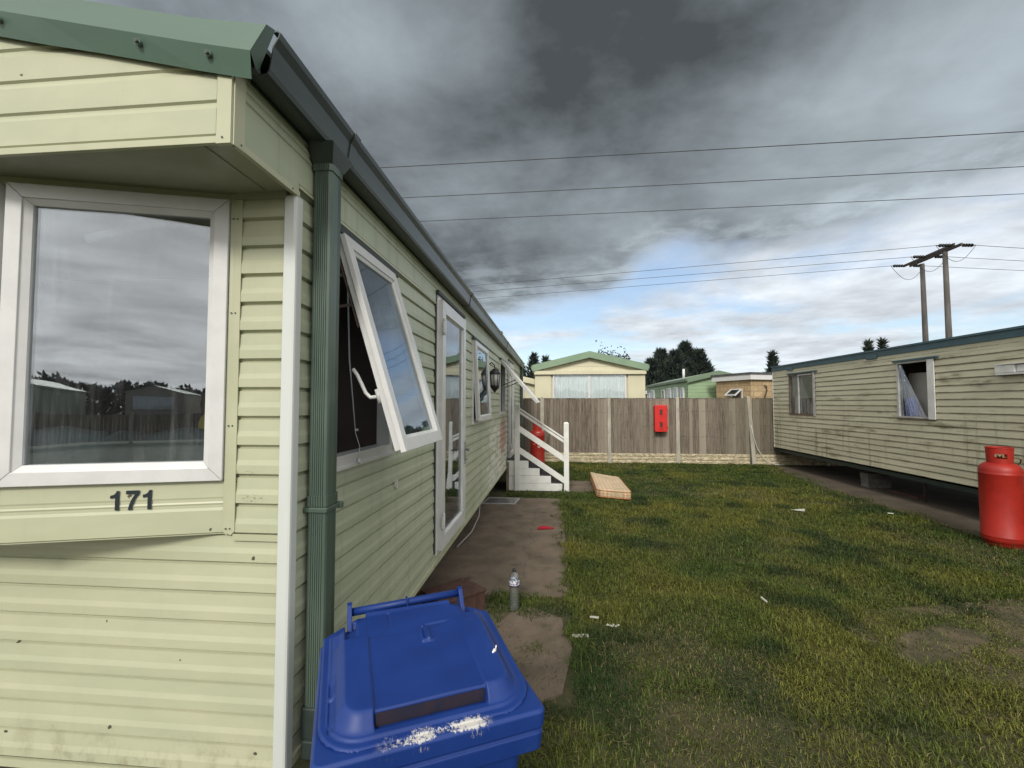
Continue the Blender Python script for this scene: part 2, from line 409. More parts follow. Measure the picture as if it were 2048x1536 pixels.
m_conc = mat('path_concrete', (.180, .138, .098), (.112, .086, .060), 3.2, .3, .7, rough=.92, bump=.9, bscale=110, c3=(.075, .066, .038), s3=4.5, lo3=.56, hi3=.72, detail=9)
add_mask_color(m_conc, lambda N, g: (N.m('MULTIPLY', N.sm(N.noise(g, 170, 3, .8), .60, .70), .5), (.22, .18, .13, 1)))
def cracks(N, g):
    v = N.new('ShaderNodeTexVoronoi', feature='DISTANCE_TO_EDGE'); N.put(v.inputs['Vector'], N.vm('ADD', g, N.vm('MULTIPLY', N.noise(g, 3.5, 6, .6, out=1), (.35, .35, 0)))); v.inputs['Scale'].default_value = .42
    return N.m('MULTIPLY', N.sm(v.outputs['Distance'], .006, .001), .35), (.045, .04, .025, 1)
add_mask_color(m_conc, cracks)
def slab(name, poly, z, jitter=.006, seed=1, m=None, th=.08):
    rnd = random.Random(seed); pts = []
    for i, p in enumerate(poly):
        q = poly[(i+1) % len(poly)]; L = math.dist(p, q); k = max(1, int(L/.09))
        for j in range(k):
            t = j/k; pts.append((p[0]+(q[0]-p[0])*t+rnd.uniform(-jitter, jitter), p[1]+(q[1]-p[1])*t+rnd.uniform(-jitter, jitter)))
    mb = MB(); mb.prism(pts, lambda x, y: (x, y, z-th), lambda x, y: (x, y, z))
    return structure(build(name, mb, m or m_conc))
slab('path', [(-1.35, 4.0), (-.4, 3.98), (.02, 4.03), (.145, 4.10), (.14, 5.8), (.13, 8.02), (-.2, 8.06), (-1.35, 8.1)], .018, seed=1)
slab('path', [(-1.2, 2.55), (-.1, 2.6), (.05, 2.72), (.10, 3.05), (.125, 3.38), (.06, 3.44), (.055, 3.62), (-.15, 3.78), (-.5, 3.82), (-1.2, 3.85)], .014, .010, seed=2)
slab('path', [(.20, 8.72), (.62, 8.70), (.78, 8.9), (.80, 9.9), (-.05, 10.0), (-.75, 9.95), (-.75, 8.74)], .016, seed=3)
m_hard = mat('dirt_hardstanding', (.088, .066, .043), (.055, .043, .028), 2.5, rough=.95, bump=.5, bscale=80, c3=(.12, .10, .075), s3=5, lo3=.6, hi3=.75)
slab('hardstanding', [(-4.4, 1.75), (-1.32, 1.75), (-1.32, 12.5), (-4.4, 12.5)], .012, seed=4, m=m_hard)
slab('hardstanding', [(5.42, -4), (5.38, 4), (5.35, 8), (5.45, 10.5), (5.75, 12.6), (9.8, 12.6), (9.8, -4)], .014, .02, seed=5, m=m_hard)
m_patch = mat('worn_patch_concrete', (.120, .088, .052), (.060, .052, .025), 3., .36, .58, rough=.95, bump=.5, bscale=90)
slab('worn_slab', [(2.12, 3.58), (2.38, 3.08), (2.9, 2.98), (3.9, 3.22), (4.5, 3.9), (4.2, 4.4), (3.2, 4.16), (2.55, 4.02)], .005, .05, seed=6, m=m_patch)

# ================================================================ NEAR-LEFT STATIC CARAVAN
WX = -.92; FY = 1.505; LX = -3.98; EY = 12.4
cv = thing('static_caravan', 'large cream static caravan numbered 171 with open windows, close on the left', 'caravan', (-2.45, 7.0, .0))
SF = frameF((WX, 0, 0), (0, 1, 0), (1, 0, 0))           # side wall: a=Y, b=Z, c=out
FF = frameF((0, FY, 0), (-1, 0, 0), (0, -1, 0))         # front wall: a=-X
W1 = (1.755, 2.45, 1.43, 2.42); D1 = (3.42, 4.42, .53, 2.55); W2 = (5.0, 6.02, 1.47, 2.42); W3 = (7.60, 8.42, 1.50, 2.44); D2 = (8.98, 9.86, .56, 2.55)
mb = MB()
siding(mb, SF, FY, EY, .46, 2.475, [W1, D1, W2, W3, D2], step=.3, amp=.0022)
# plain frieze above the boards with its triple moulding
def frieze(mb, F, a0, a1, z0, z1, holes=()):
    P3 = [(z0, .004), (z0+.012, .014), (z1-.125, .014), (z1-.120, .009), (z1-.108, .009), (z1-.103, .014), (z1-.094, .014), (z1-.089, .009), (z1-.077, .009), (z1-.072, .014),
          (z1-.063, .014), (z1-.058, .009), (z1-.046, .009), (z1-.041, .014), (z1, .014)]
    cuts = sorted(set([a0, a1]+[h[0] for h in holes]+[h[1] for h in holes]))
    for ca, cb in zip(cuts[:-1], cuts[1:]):
        mid = (ca+cb)/2
        top = max([h[3] for h in holes if h[0] < mid < h[1]]+[0])
        pr = [(max(z, top), c) for z, c in P3]
        for (za, oa), (zb, ob) in zip(pr[:-1], pr[1:]):
            if zb-za > 1e-6: mb.quad(F(ca, za, oa), F(cb, za, oa), F(cb, zb, ob), F(ca, zb, ob))
frieze(mb, SF, FY, EY, 2.475, 2.70, [D1, D2])
# overhanging part of the side, ahead of the front wall
frieze(mb, SF, 1.186, FY, 2.445, 2.70)
build('side_wall', mb, m_side, cv)
mb = MB(); mb.fbox(SF, FY+.02, D1[0]-.02, .445, .475, .002, .016); mb.fbox(SF, D1[0], EY, .445, .475, .002, .016)
mb.fbox(SF, 1.186, FY+.0, 2.436, 2.456, .004, .019); mb.fbox(SF, FY, 3.39, 2.468, 2.479, .0145, .0185); mb.fbox(SF, 4.45, 8.95, 2.470, 2.482, .0145, .0185)
build('wall_trim', mb, m_trim, cv)
# front wall (behind and below the bay)
mb = MB()
siding(mb, FF, .930, 3.96, .428, 2.452, [(1.15, 3.75, 1.30, 2.452)], amp=.0008)
build('front_wall', mb, m_clad, cv)
mb = MB()   # bottom drip trim and z-trim under the bay
mb.fbox(FF, .945, 3.96, .402, .4285, .001, .014); mb.fbox(FF, .945, 1.115, 1.222, 1.244, .0098, .0138)
build('drip_trim', mb, m_trim, cv)
# bay
J1 = (-1.815, 1.303); J0 = (-1.135, FY)
eb = Vector((J1[0]-J0[0], J1[1]-J0[1], 0)); Lb = eb.length; eb.normalize(); nb = Vector((-eb.y, eb.x, 0))
if nb.y > 0: nb = -nb
BF = frameF((J0[0], J0[1], 0), eb, nb)
BZ0, BZ1, WZ0 = 1.246, 2.452, 1.418
J2 = (-3.085, J1[1])
CF = frameF((J1[0], J1[1], 0), (-1, 0, 0), (0, -1, 0))
J3 = (-3.765, FY); e3 = Vector((J3[0]-J2[0], J3[1]-J2[1], 0)); L3 = e3.length; e3.normalize(); n3_ = Vector((e3.y, -e3.x, 0))
if n3_.y > 0: n3_ = -n3_
DF = frameF((J2[0], J2[1], 0), e3, n3_)
mb = MB()
BP = [(0, 0), (.02, .006), (.42, .006), (.47, .0035), (.52, .0035), (.55, .0055), (.58, .0035), (.63, .0035), (.66, .005), (.96, .002), (1, 0)]
for F_, L_ in ((BF, Lb), (CF, 1.27), (DF, L3)):
    siding(mb, F_, .0, L_, BZ0, WZ0+.01, phase=1.246, pitch=.19, prof=BP, amp=.0)
    mb.fbox(F_, 0, L_, WZ0, WZ0+.02, -.03, .0)
    mb.fbox(F_, 0, L_, 2.424, BZ1, -.03, .002)
poly = [J0, J1, J2, J3]
mb.prism(poly, lambda x, y: (x, y, BZ0-.004), lambda x, y: (x, y, BZ0+.02))
build('bay_panel', mb, m_clad, cv)
# corner trims of the bay
def plate_trim(F, a0, a1, z0, z1, c0=.006, c1=.013, r=.012):
    mb = MB(); pts = [(a0+r, z0), (a1-r, z0), (a1, z0+r), (a1, z1), (a0, z1), (a0, z0+r)]
    mb.prism(pts, lambda a, b_: F(a, b_, c0), lambda a, b_: F(a, b_, c1)); return mb
mb = plate_trim(FF, 1.110, 1.142, 1.240, 2.452, .0085, .0125); o = build('bay_corner_trim', mb, m_trim, cv, .001)
mb = plate_trim(BF, -.004, .020, 1.240, 2.452, .0065, .0105); build('bay_corner_trim', mb, m_trim, cv, .001)
mb = MB()
for z in (1.262, 1.62, 2.02, 2.36):
    for F_, a in ((FF, 1.126), (BF, .009)):
        c = F_(a, z, .0128); q = F_(a, z, .0150)
        mb.tube([c, q], .0028, 8)
build_each('screw', mb, m_screw, o)
mb = plate_trim(BF, Lb-.030, Lb+.001, 1.240, 1.424, .0065, .0100); build('bay_corner_trim', mb, m_trim, cv, .001)
mb = plate_trim(CF, .0, .025, 1.240, 1.424, .0055, .0095); build('bay_corner_trim', mb, m_trim, cv, .001)
# front windows
wf = glazed(cv, BF, .022, Lb-.023, WZ0+.012, 2.426, .046, -.03, .022, g_front, bead=.020, glass_c=-.012)
glazed(cv, CF, .002, 1.25, WZ0+.012, 2.426, .052, -.03, .022, g_front, bead=.020, glass_c=-.012)
glazed(cv, DF, .02, L3-.03, WZ0+.012, 2.426, .052, -.03, .022, g_front, bead=.020, glass_c=-.012)
# spacer bar of the double glazing
mb = MB(); mitred(mb, BF, .080, Lb-.082, WZ0+.07, 2.37, .010, -.034, -.024); build('spacer_bar', mb, m_metal, wf)
# number 171
def digit(mb, F, ax, z, h, kind, c0=.0068, c1=.0085):
    w_ = h*.74
    if kind == '1': pts = [(.34, 0), (.58, 0), (.58, 1), (.42, 1), (.36, .88), (.22, .80), (.04, .77), (.04, .62), (.34, .66)]
    else: pts = [(.22, 0), (.46, 0), (.50, .22), (.60, .46), (.74, .66), (.90, .82), (.90, 1), (.08, 1), (.08, .82), (.64, .82), (.48, .62), (.34, .38), (.26, .18)]
    P_ = [(ax-p*w_, z+q*h) for p, q in pts]     # a runs to the left of the photo, so the glyph is mirrored into it
    mb.prism(P_, lambda a, b_: F(a, b_, c0), lambda a, b_: F(a, b_, c1))
for k, (ch, a) in enumerate((('1', .366), ('7', .322), ('1', .270))):
    mb = MB(); digit(mb, BF, a, 1.339, .065, ch); build('house_digit', mb, m_digit, cv)
# overhang: gable, soffit, verge
GY = 1.174; RX = -2.45; SL = .232
def roofz(x): return 2.672+SL*(abs(RX-WX)-abs(x-RX))
GF = frameF((0, GY, 0), (-1, 0, 0), (0, -1, 0))
mb = MB()
def glim(z):
    s_ = max(0., (z-2.692)/SL); return (.950+s_, 3.950-s_)
siding(mb, GF, .955, 3.945, 2.461, 3.02, lim=glim, phase=2.461, pitch=.100, amp=.0006,
       prof=[(0, 0), (.06, .006), (.80, .006), (.93, .001), (1, 0)])
build('gable', mb, m_clad, cv)
mb = MB(); mb.fbox(GF, .925, 3.975, 2.438, 2.458, -.004, .010); build('gable_base_trim', mb, m_trim, cv, .001)
mb = MB()
mb.fbox(GF, .9062, .950, 2.434, 2.705, -.002, .0125); mb.fbox(SF, 1.1705, 1.216, 2.434, 2.70, .0142, .0182)
o = build('gable_corner_trim', mb, m_trim, cv, .001)
mb = MB()
for p, q in ((GF(.93, 2.451, .0125), GF(.93, 2.451, .015)), (SF(1.20, 2.448, .0182), SF(1.20, 2.448, .021)), (SF(1.46, 2.447, .019), SF(1.46, 2.447, .0215))): mb.tube([p, q], .0028, 8)
build_each('screw', mb, m_screw, o)
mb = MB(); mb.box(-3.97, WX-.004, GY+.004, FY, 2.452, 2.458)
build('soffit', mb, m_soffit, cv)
mb = MB(); mb.box(-1.134, WX-.02, FY-.020, FY, 2.430, 2.452); mb.box(-1.02, -1.012, GY+.02, FY-.03, 2.4485, 2.4515)
build('soffit_trim', mb, m_soffit, cv)
# green verge board (follows the roof), slight outward cant and folded hem
def verge(sgn):
    mb = MB(); x0 = RX; x1 = RX+sgn*(abs(RX-WX)+.078)
    n_ = 10; top = []; r1 = []; r2 = []; bt = []; bk = []
    for k in range(n_+1):
        x = x0+(x1-x0)*k/n_; z = roofz(x)+.005
        und = .004*math.sin(k*1.9)
        xo = x+sgn*.058*(k == n_); top.append((xo, GY-.005, z+.100)); r1.append((xo, GY-.044, z+.084)); r2.append((x+sgn*.015*(k == n_), GY-.048, z+.010)); bt.append((x, GY-.020+und*.3, z-.050+und*.5)); bk.append((x, GY-.016, z-.046+und*.5))
    rows = [top, r1, r2, bt, bk]; ids = [[mb.vert(p) for p in r] for r in rows]
    for a, b_ in zip(ids[:-1], ids[1:]):
        for k in range(n_): mb.face([a[k], a[k+1], b_[k+1], b_[k]])
    # end return at the eaves
    mb.face([ids[0][-1], ids[1][-1], ids[2][-1], mb.vert((x1-sgn*.01, GY+.02, roofz(x1)-.0))])
    return mb
vb = None
for sgn in (1, -1):
    vb_ = build('verge_board', verge(sgn), m_green, cv)
    md = vb_.modifiers.new('thick', 'SOLIDIFY'); md.thickness = .003
    if sgn == 1: vb = vb_
mb = MB()
for x in (-.955, -1.17, -1.62, -2.0, -2.4):
    z = roofz(x)-.005
    mb = MB(); mb.tube([(x, GY-.030, z), (x, GY-.052, z-.002)], .0055, 10); mb.tube([(x, GY-.030, z), (x, GY-.045, z-.002)], .010, 12); build('screw', mb, m_screw, vb)
# roof sheets
mb = MB()
for sgn in (1, -1):
    xe = RX+sgn*(abs(RX-WX)+.085)
    mb.hexa([(RX, GY+.0, roofz(RX)+.10), (xe, GY, roofz(xe)+.075), (xe, EY+.05, roofz(xe)+.075), (RX, EY+.05, roofz(RX)+.10),
             (RX, GY, roofz(RX)+.13), (xe, GY, roofz(xe)+.09), (xe, EY+.05, roofz(xe)+.09), (RX, EY+.05, roofz(RX)+.13)])
build('roof', mb, m_roofsheet, cv)
# gutter: swept profile, from the eave over the wall
def gutter_mesh(y0, y1):
    G = [(q*.9, z) for q, z in [(.000, 2.735), (.004, 2.680), (.014, 2.668), (.075, 2.660), (.088, 2.664), (.094, 2.676), (.106, 2.745), (.122, 2.768), (.128, 2.782), (.118, 2.788), (.104, 2.786)]]
    mb = MB(); ys = [y0, y1]
    ids = [[mb.vert((WX+.012+c, y, z)) for c, z in G] for y in ys]
    for k in range(len(G)-1): mb.face([ids[0][k], ids[0][k+1], ids[1][k+1], ids[1][k]])
    return mb
gt = build('gutter', gutter_mesh(1.205, 12.42), m_gutter, cv)
md = gt.modifiers.new('thick', 'SOLIDIFY'); md.thickness = .004; md.offset = 0
for y in (1.70, 4.35, 7.9, 11.3):
    mb = gutter_mesh(y, y+.05); o = build('gutter_joint', mb, m_gutter, gt)
    md = o.modifiers.new('thick', 'SOLIDIFY'); md.thickness = .014; md.offset = 0
mb = MB(); mb.box(WX+.02, WX+.11, 12.40, 12.47, 2.66, 2.74); build('gutter_joint', mb, m_pipe, gt, .01)
mb = MB(); mb.box(WX+.0, WX+.075, 1.172, 1.200, 2.655, 2.75); build('gutter_end', mb, m_gutter, gt, .004)
# eave board that carries the gutter
mb = MB(); mb.box(WX+.0145, WX+.020, 1.24, 12.4, 2.660, 2.775); build('fascia', mb, m_gutter, cv)
# corner post, white
mb = MB()
def corner_post(zt, zb):
    L = [(-.948, FY-.0105), (-.948, FY-.0160), (-.9455, FY-.0180), (WX+.008, FY-.0180), (WX+.0150, FY-.0150), (WX+.0170, FY-.008), (WX+.0170, FY+.0230), (WX+.0155, FY+.0260), (WX+.010, FY+.0260), (WX+.010, FY-.0105)]
    mb.prism(L, lambda x, y: (x, y, zb), lambda x, y: (x, y, zt))
corner_post(2.436, .39)
build('corner_post', mb, m_corner, cv)
mb = MB(); mb.box(WX-.05, WX+.014, EY-.06, EY+.006, .46, 2.66); build('corner_post', mb, m_green, cv, label='dark green corner strip')
# downpipe with flutes
def fluted(x0, x1, y0, y1):
    pts = []
    W_ = y1-y0; cx = (x0+x1)/2
    # outward face (+X) and the face towards the camera (-Y) carry the flutes
    def flutes(p, q, n_, dep, part):
        o_ = []
        for k in range(n_):
            t0 = k/n_*part; t1 = (k+.62)/n_*part; t2 = (k+.70)/n_*part; t3 = (k+.94)/n_*part
            nx, ny = (q[1]-p[1]), -(q[0]-p[0]); L = math.hypot(nx, ny); nx /= L; ny /= L
            for t, dd in ((t0, 0), (t1, 0), (t2, -dep), (t3, -dep)):
                o_.append((p[0]+(q[0]-p[0])*t+nx*dd, p[1]+(q[1]-p[1])*t+ny*dd))
        return o_
    r = .012
    pts += [(x0, y1)]
    pts += [(x0, y0+r), (x0+r*.3, y0+r*.3)]
    pts += flutes((x0+r, y0), (x1-r, y0), 6, .0035, 1.)
    pts += [(x1-r, y0), (x1-r*.3, y0+r*.3), (x1, y0+r)]
    pts += [(x1, y0+W_*.55)]
    pts += flutes((x1, y0+W_*.58), (x1, y1-r), 3, .003, 1.)
    pts += [(x1, y1-r), (x1-r*.4, y1)]
    return pts
PX0, PX1, PY0, PY1 = WX+.020, WX+.092, 1.588, 1.676
mb = MB(); mb.prism(fluted(PX0, PX1, PY0, PY1), lambda x, y: (x, y, .60), lambda x, y: (x, y, 2.60))
dp = build('downpipe', mb, m_pipe, cv)
mb = MB()
for (z0, z1, g_) in ((1.300, 1.318, .006),):
    mb.box(PX0-.012, PX1+g_, PY0-g_, PY1+g_, z0, z1); mb.box(PX1-.01, PX1+.016, PY1, PY1+.022, z0-.003, z1+.003)
build('pipe_bracket', mb, m_pipe, dp, .003)
for z_0, z_1 in ((1.322, 1.36), (2.575, 2.605)):
    mb = MB(); mb.prism(fluted(PX0-.004, PX1+.004, PY0-.004, PY1+.004), lambda x, y: (x, y, z_0), lambda x, y: (x, y, z_1)); build('pipe_socket', mb, m_pipe, dp)
mb = MB()
mb.hexa([(PX0-.003, PY0-.003, 2.60), (PX1+.003, PY0-.003, 2.60), (PX1+.003, PY1+.003, 2.60), (PX0-.003, PY1+.003, 2.60),
         (PX0+.002, PY0-.05, 2.668), (PX1+.03, PY0-.05, 2.662), (PX1+.03, PY1+.03, 2.662), (PX0+.002, PY1+.03, 2.668)])
build('gutter_outlet', mb, m_gutter, dp, .004)
mb = MB(); mb.box(PX0-.006, PX1+.006, PY0-.008, PY1+.006, .50, .61); mb.box(PX0+.005, PX1+.05, PY0-.02, PY1, .44, .505)
build('pipe_shoe', mb, m_gutter, dp, .006)
# second downpipe at the far end
mb = MB(); mb.prism(fluted(PX0, PX1, 12.22, 12.30), lambda x, y: (x, y, .5), lambda x, y: (x, y, 2.66)); build('downpipe', mb, m_pipe, cv)
# flue
mb = MB(); mb.lathe([(.05, 0), (.05, .32), (.095, .33), (.095, .42), (.085, .44), (.0, .445)], (-1.16, 9.45, 2.78), 20); build('flue', mb, m_pipe, cv)
# chassis & shell (floor, inner lining)
mb = MB(); mb.box(-3.95, WX-.02, FY+.02, EY, .44, .50); mb.box(-3.7, WX-.3, FY+.3, EY-.2, .30, .44)
build('floor', mb, m_steel, cv)
mb = MB()
for x in (-1.5, -3.4): mb.box(x-.03, x+.03, FY+.3, EY, .22, .30)
for y in (6.0, 6.9):
    mb.tube([(-3.6, y, .28), (-1.3, y, .28)], .03)
build('chassis', mb, m_steel, cv)
for x in (-1.42,):
    for y in (6.0, 6.9):
        mb = MB(); rr = .27
        mb.ring([[(xx, y+r_*math.cos(a), .28+r_*math.sin(a)) for a in [2*math.pi*k/24 for k in range(24)]] for xx, r_ in ((x-.09, .22), (x-.09, rr), (x+.09, rr), (x+.09, .2))])
        build('wheel', mb, m_black, cv)
mb = MB()
mb.box(-3.97, -3.94, FY, EY, .4, 2.7); mb.box(-3.95, WX-.05, EY-.05, EY, .4, 2.85)
mb.box(-3.95, WX-.03, 3.05, 3.08, .5, 2.62); mb.box(-3.95, WX-.03, 6.6, 6.63, .5, 2.62); mb.box(-3.95, -1.7, 4.7, 4.73, .5, 2.62); mb.box(-3.95, WX-.03, 8.6, 8.63, .5, 2.62)
build('inner_wall', mb, m_inner, cv)
mb = MB(); mb.box(-3.95, WX-.03, FY+.01, EY, 2.62, 2.64); build('ceiling', mb, m_ceiling, cv)
# inner linings of the side wall (dark reveals)
mb = MB()
def lining(mb, holes, y0, y1):
    ys = sorted(set([y0, y1]+[h[0] for h in holes]+[h[1] for h in holes]))
    for a, b_ in zip(ys[:-1], ys[1:]):
        hh = [h for h in holes if h[0] < (a+b_)/2 < h[1]]
        if hh:
            h = hh[0]; mb.box(WX-.045, WX-.03, a, b_, .5, h[2]); mb.box(WX-.045, WX-.03, a, b_, h[3], 2.62)
        else: mb.box(WX-.045, WX-.03, a, b_, .5, 2.62)
lining(mb, [W1, D1, W2, W3, D2], FY+.02, EY); build('inner_wall', mb, m_inner, cv)
mb = MB(); mb.box(-2.35, -1.75, 3.03, 3.049, .52, 2.4); build('inner_door', mb, m_wood_in, cv)
mb = MB(); mb.box(-2.25, -1.85, 3.015, 3.030, 1.5, 2.3); mb.box(-2.25, -1.85, 3.015, 3.030, .7, 1.35); build('inner_door', mb, m_wood_in, cv, .01)
# curtain rails seen in the front window
mb = MB(); mb.bar((-1.70, 1.47, 2.300), (-1.46, 1.545, 2.385), .012, .026); build('curtain_rail', mb, m_rail, cv)
mb = MB(); mb.bar((-1.222, 1.53, 2.20), (-1.240, 1.53, 1.80), .010, .014, (0, 1, 0)); build('curtain_rail', mb, m_rail, cv)

# window 1 : fixed frame and top-hung sash standing open
HG = .030
mb = MB(); mitred(mb, SF, W1[0], W1[1], W1[2], W1[3], .045, -.05, .024); w1 = build('window', mb, m_upvc, cv, .002)
mb = MB(); mb.fbox(SF, W1[0]-.03, W1[1]+.045, W1[3]+.001, W1[3]+.030, .010, .034); build('head_strip', mb, m_rubber, w1)
mb = MB(); mb.fbox(SF, W1[0]-.01, W1[1]+.01, W1[2]-.014, W1[2]+.002, .0, .034); build('sill', mb, m_upvc, w1, .002)
def sash(parent, y0, y1, zt, length, deg, glass, xo=.026, fw=.055, handle=True, th=.05, fm=None):
    a = R(deg); up = Vector((-math.sin(a), 0, math.cos(a))); nn = Vector((math.cos(a), 0, math.sin(a)))
    F = frameF((WX+xo, 0, zt), (0, 1, 0), nn, up)
    fm = fm or m_upvc
    mb = MB(); mitred(mb, F, y0, y1, -length, 0, fw, 0, th*.45); mitred(mb, F, y0+.013, y1-.013, -length+.013, -.013, fw-.013, -th*.55, -.001)
    s_ = build('sash', mb, fm, parent, .002)
    mb = MB(); mitred(mb, F, y0+fw, y1-fw, -length+fw, -fw, .014, -.02, th*.45-.006, bev=.008)
    mb.fbox(F, y0+fw, y1-fw, -length+fw, -fw, -.004, .002) if False else None
    build('glazing_bead', mb, m_upvc_dirty, parent)
    mb = MB(); mb.fbox(F, y0+fw+.005, y1-fw-.005, -length+fw+.005, -fw-.005, -.004, .002); build('pane', mb, glass, parent)
    return F
F1 = sash(w1, 1.79, 2.405, 2.41, .955, 16.8, g_side)
mb = MB()   # curved lever handle on the inner face
hz = -.70
mb.fbox(F1, 1.815, 1.845, hz-.03, hz+.03, -.045, -.028)
pts = [F1(1.827, hz+.0, -.045), F1(1.827, hz+.005, -.075), F1(1.823, hz+.03, -.088), F1(1.817, hz+.07, -.092), F1(1.813, hz+.11, -.098), F1(1.811, hz+.14, -.108)]
mb.tube(pts, .0085, 8, .0075); build('handle', mb, m_upvc, w1, smooth=True)
mb = MB()   # friction stays
for y in (1.803, 2.385):
    mb.bar(F1(y, -.05, -.034), F1(y, -.40, -.034), .012, .004, (1, 0, 0)); mb.bar((WX-.02, y, 2.36), (WX-.02, y, 2.05), .012, .004, (1, 0, 0))
    mb.bar((WX-.02, y, 2.10), F1(y, -.30, -.036), .012, .005, (0, 1, 0)); mb.bar((WX-.02, y, 2.25), F1(y, -.17, -.036), .012, .005, (0, 1, 0))
build_each('window_stay', mb, m_steel, w1)
mb = MB(); mb.tube([(WX-.02, 1.96, 2.38), (WX-.012, 1.985, 1.9), (WX+.005, 2.02, 1.56), (WX+.03, 2.01, 1.50), (WX+.037, 1.995, 1.45)], .0018, 6)
mb.tube([(WX-.02, 1.952, 2.38), (WX-.012, 1.978, 1.9), (WX+.004, 2.018, 1.57)], .0018, 6)
mb.tube([(WX+.002, 2.018, 1.575), (WX+.012, 2.030, 1.575)], .006, 8)
mb.tube([(WX+.032, 1.994, 1.437), (WX+.047, 1.990, 1.437)], .013, 14); build('blind_cord', mb, m_upvc, w1)
# small broken socket plate on the wall
mb = MB(); mb.fbox(SF, 2.535, 2.575, 1.215, 1.255, .006, .014); mb.fbox(SF, 2.545, 2.56, 1.205, 1.262, .014, .020); build('wall_bracket', mb, m_upvc_dirty, cv, .002)

# glazed door
def door(y0, y1, z0, z1, name='door', glass=g_side, big=True, fm=None):
    mb = MB(); mitred(mb, SF, y0, y1, z0, z1, .045, -.03, .022); d_ = build(name, mb, fm or m_upvc, cv, .002)
    a0, a1, b0, b1 = y0+.035, y1-.035, z0+.03, z1-.035
    mb = MB(); mitred(mb, SF, a0, a1, b0, b1, .098, .018, .058); build('door_leaf', mb, fm or m_upvc, d_, .003)
    mb = MB(); mitred(mb, SF, a0+.098, a1-.098, b0+.098, b1-.098, .015, .018, .050, bev=.02); build('glazing_bead', mb, m_upvc_dirty, d_)
    mb = MB(); mb.fbox(SF, a0+.10, a1-.10, b0+.10, b1-.10, .028, .034); build('pane', mb, glass, d_)
    mb = MB(); mb.fbox(SF, y0-.03, y1+.03, z1+.001, z1+.028, .015, .040); mb.fbox(SF, y0-.028, y0-.001, z0+.02, z1+.001, .008, .016)
    build('head_strip', mb, m_rubber, d_)
    mb = MB()
    for z in (b1-.22, b0+.22):
        mb = MB(); mb.fbox(SF, a0-.02, a0+.05, z-.045, z+.045, .058, .072); mb.tube([SF(a0-.004, z-.06, .072), SF(a0-.004, z+.07, .072)], .012, 12)
        build('hinge', mb, fm or m_upvc, d_, .003)
    mb = MB(); hz = (z0+z1)/2-.33
    mb.fbox(SF, a1-.060, a1-.030, hz-.10, hz+.12, .058, .068); mb.tube([SF(a1-.045, hz+.04, .066), SF(a1-.045, hz+.04, .105), SF(a1-.09, hz+.04, .112), SF(a1-.155, hz+.04, .110)], .009, 10)
    mb.tube([SF(a1-.045, hz-.05, .066), SF(a1-.045, hz-.05, .085)], .014, 12); build('handle', mb, m_metal, d_)
    return d_
door(*D1)
d2_ = door(*D2, fm=m_upvc_dirty)
# window 2 with sash slightly ajar
mb = MB(); mitred(mb, SF, *W2, .045, -.05, .022); w2 = build('window', mb, m_upvc, cv, .002)
mb = MB(); mb.fbox(SF, W2[0]-.03, W2[1]+.03, W2[3]+.001, W2[3]+.030, .012, .036); build('head_strip', mb, m_rubber, w2)
mb = MB(); mb.fbox(SF, W2[0]-.01, W2[1]+.01, W2[2]-.014, W2[2]+.002, .0, .034); build('sill', mb, m_upvc, w2, .002)
sash(w2, W2[0]+.02, W2[1]-.02, W2[3]-.01, W2[3]-W2[2]-.03, 3.0, g_side)
# window 3 wide open
mb = MB(); mitred(mb, SF, *W3, .045, -.05, .022); w3 = build('window', mb, m_upvc_dirty, cv, .002)
mb = MB(); mb.fbox(SF, W3[0]-.03, W3[1]+.03, W3[3]+.001, W3[3]+.030, .012, .036); build('head_strip', mb, m_rubber, w3)
F3 = sash(w3, W3[0]+.02, W3[1]-.02, W3[3]-.01, .97, 41, g_side)
mb = MB()
for y in (W3[0]+.03, W3[1]-.03): mb.bar((WX-.0, y, 1.98), F3(y, -.42, -.03), .014, .006, (0, 1, 0))
build_each('window_stay', mb, m_steel, w3)
# wall lantern
ly, lz, lx = 6.22, 1.895, WX+.105
mb = MB(); mb.lathe([(.0, .29), (.030, .28), (.075, .235), (.082, .215), (.078, .205)], (lx, ly, lz), 8); lantern_top = mb
lt = build('wall_lantern', (lambda m_: (m_.lathe([(.060, .05), (.066, .035), (.045, .0), (.012, -.04), (0, -.06)], (lx, ly, lz), 8), m_)[-1])(MB()), m_black, cv)
mb = MB()
for k in range(8):
    a = 2*math.pi*k/8; mb.bar((lx+.060*math.cos(a), ly+.060*math.sin(a), lz+.04), (lx+.076*math.cos(a), ly+.076*math.sin(a), lz+.21), .007, .007, (1, 0, 0) if k % 2 else (0, 1, 0))
mb.tube([(WX+.01, ly, lz+.34), (WX+.06, ly, lz+.37), (lx, ly, lz+.33), (lx, ly, lz+.28)], .008); mb.box(WX+.008, WX+.022, ly-.04, ly+.04, lz+.05, lz+.38)
build('lantern_cage', mb, m_black, lt)
build('lantern_cap', lantern_top, m_black, lt)
mb = MB(); mb.lathe([(.056, .045), (.071, .205)], (lx, ly, lz), 8); build('lantern_glass', mb, m_lampglass, lt)

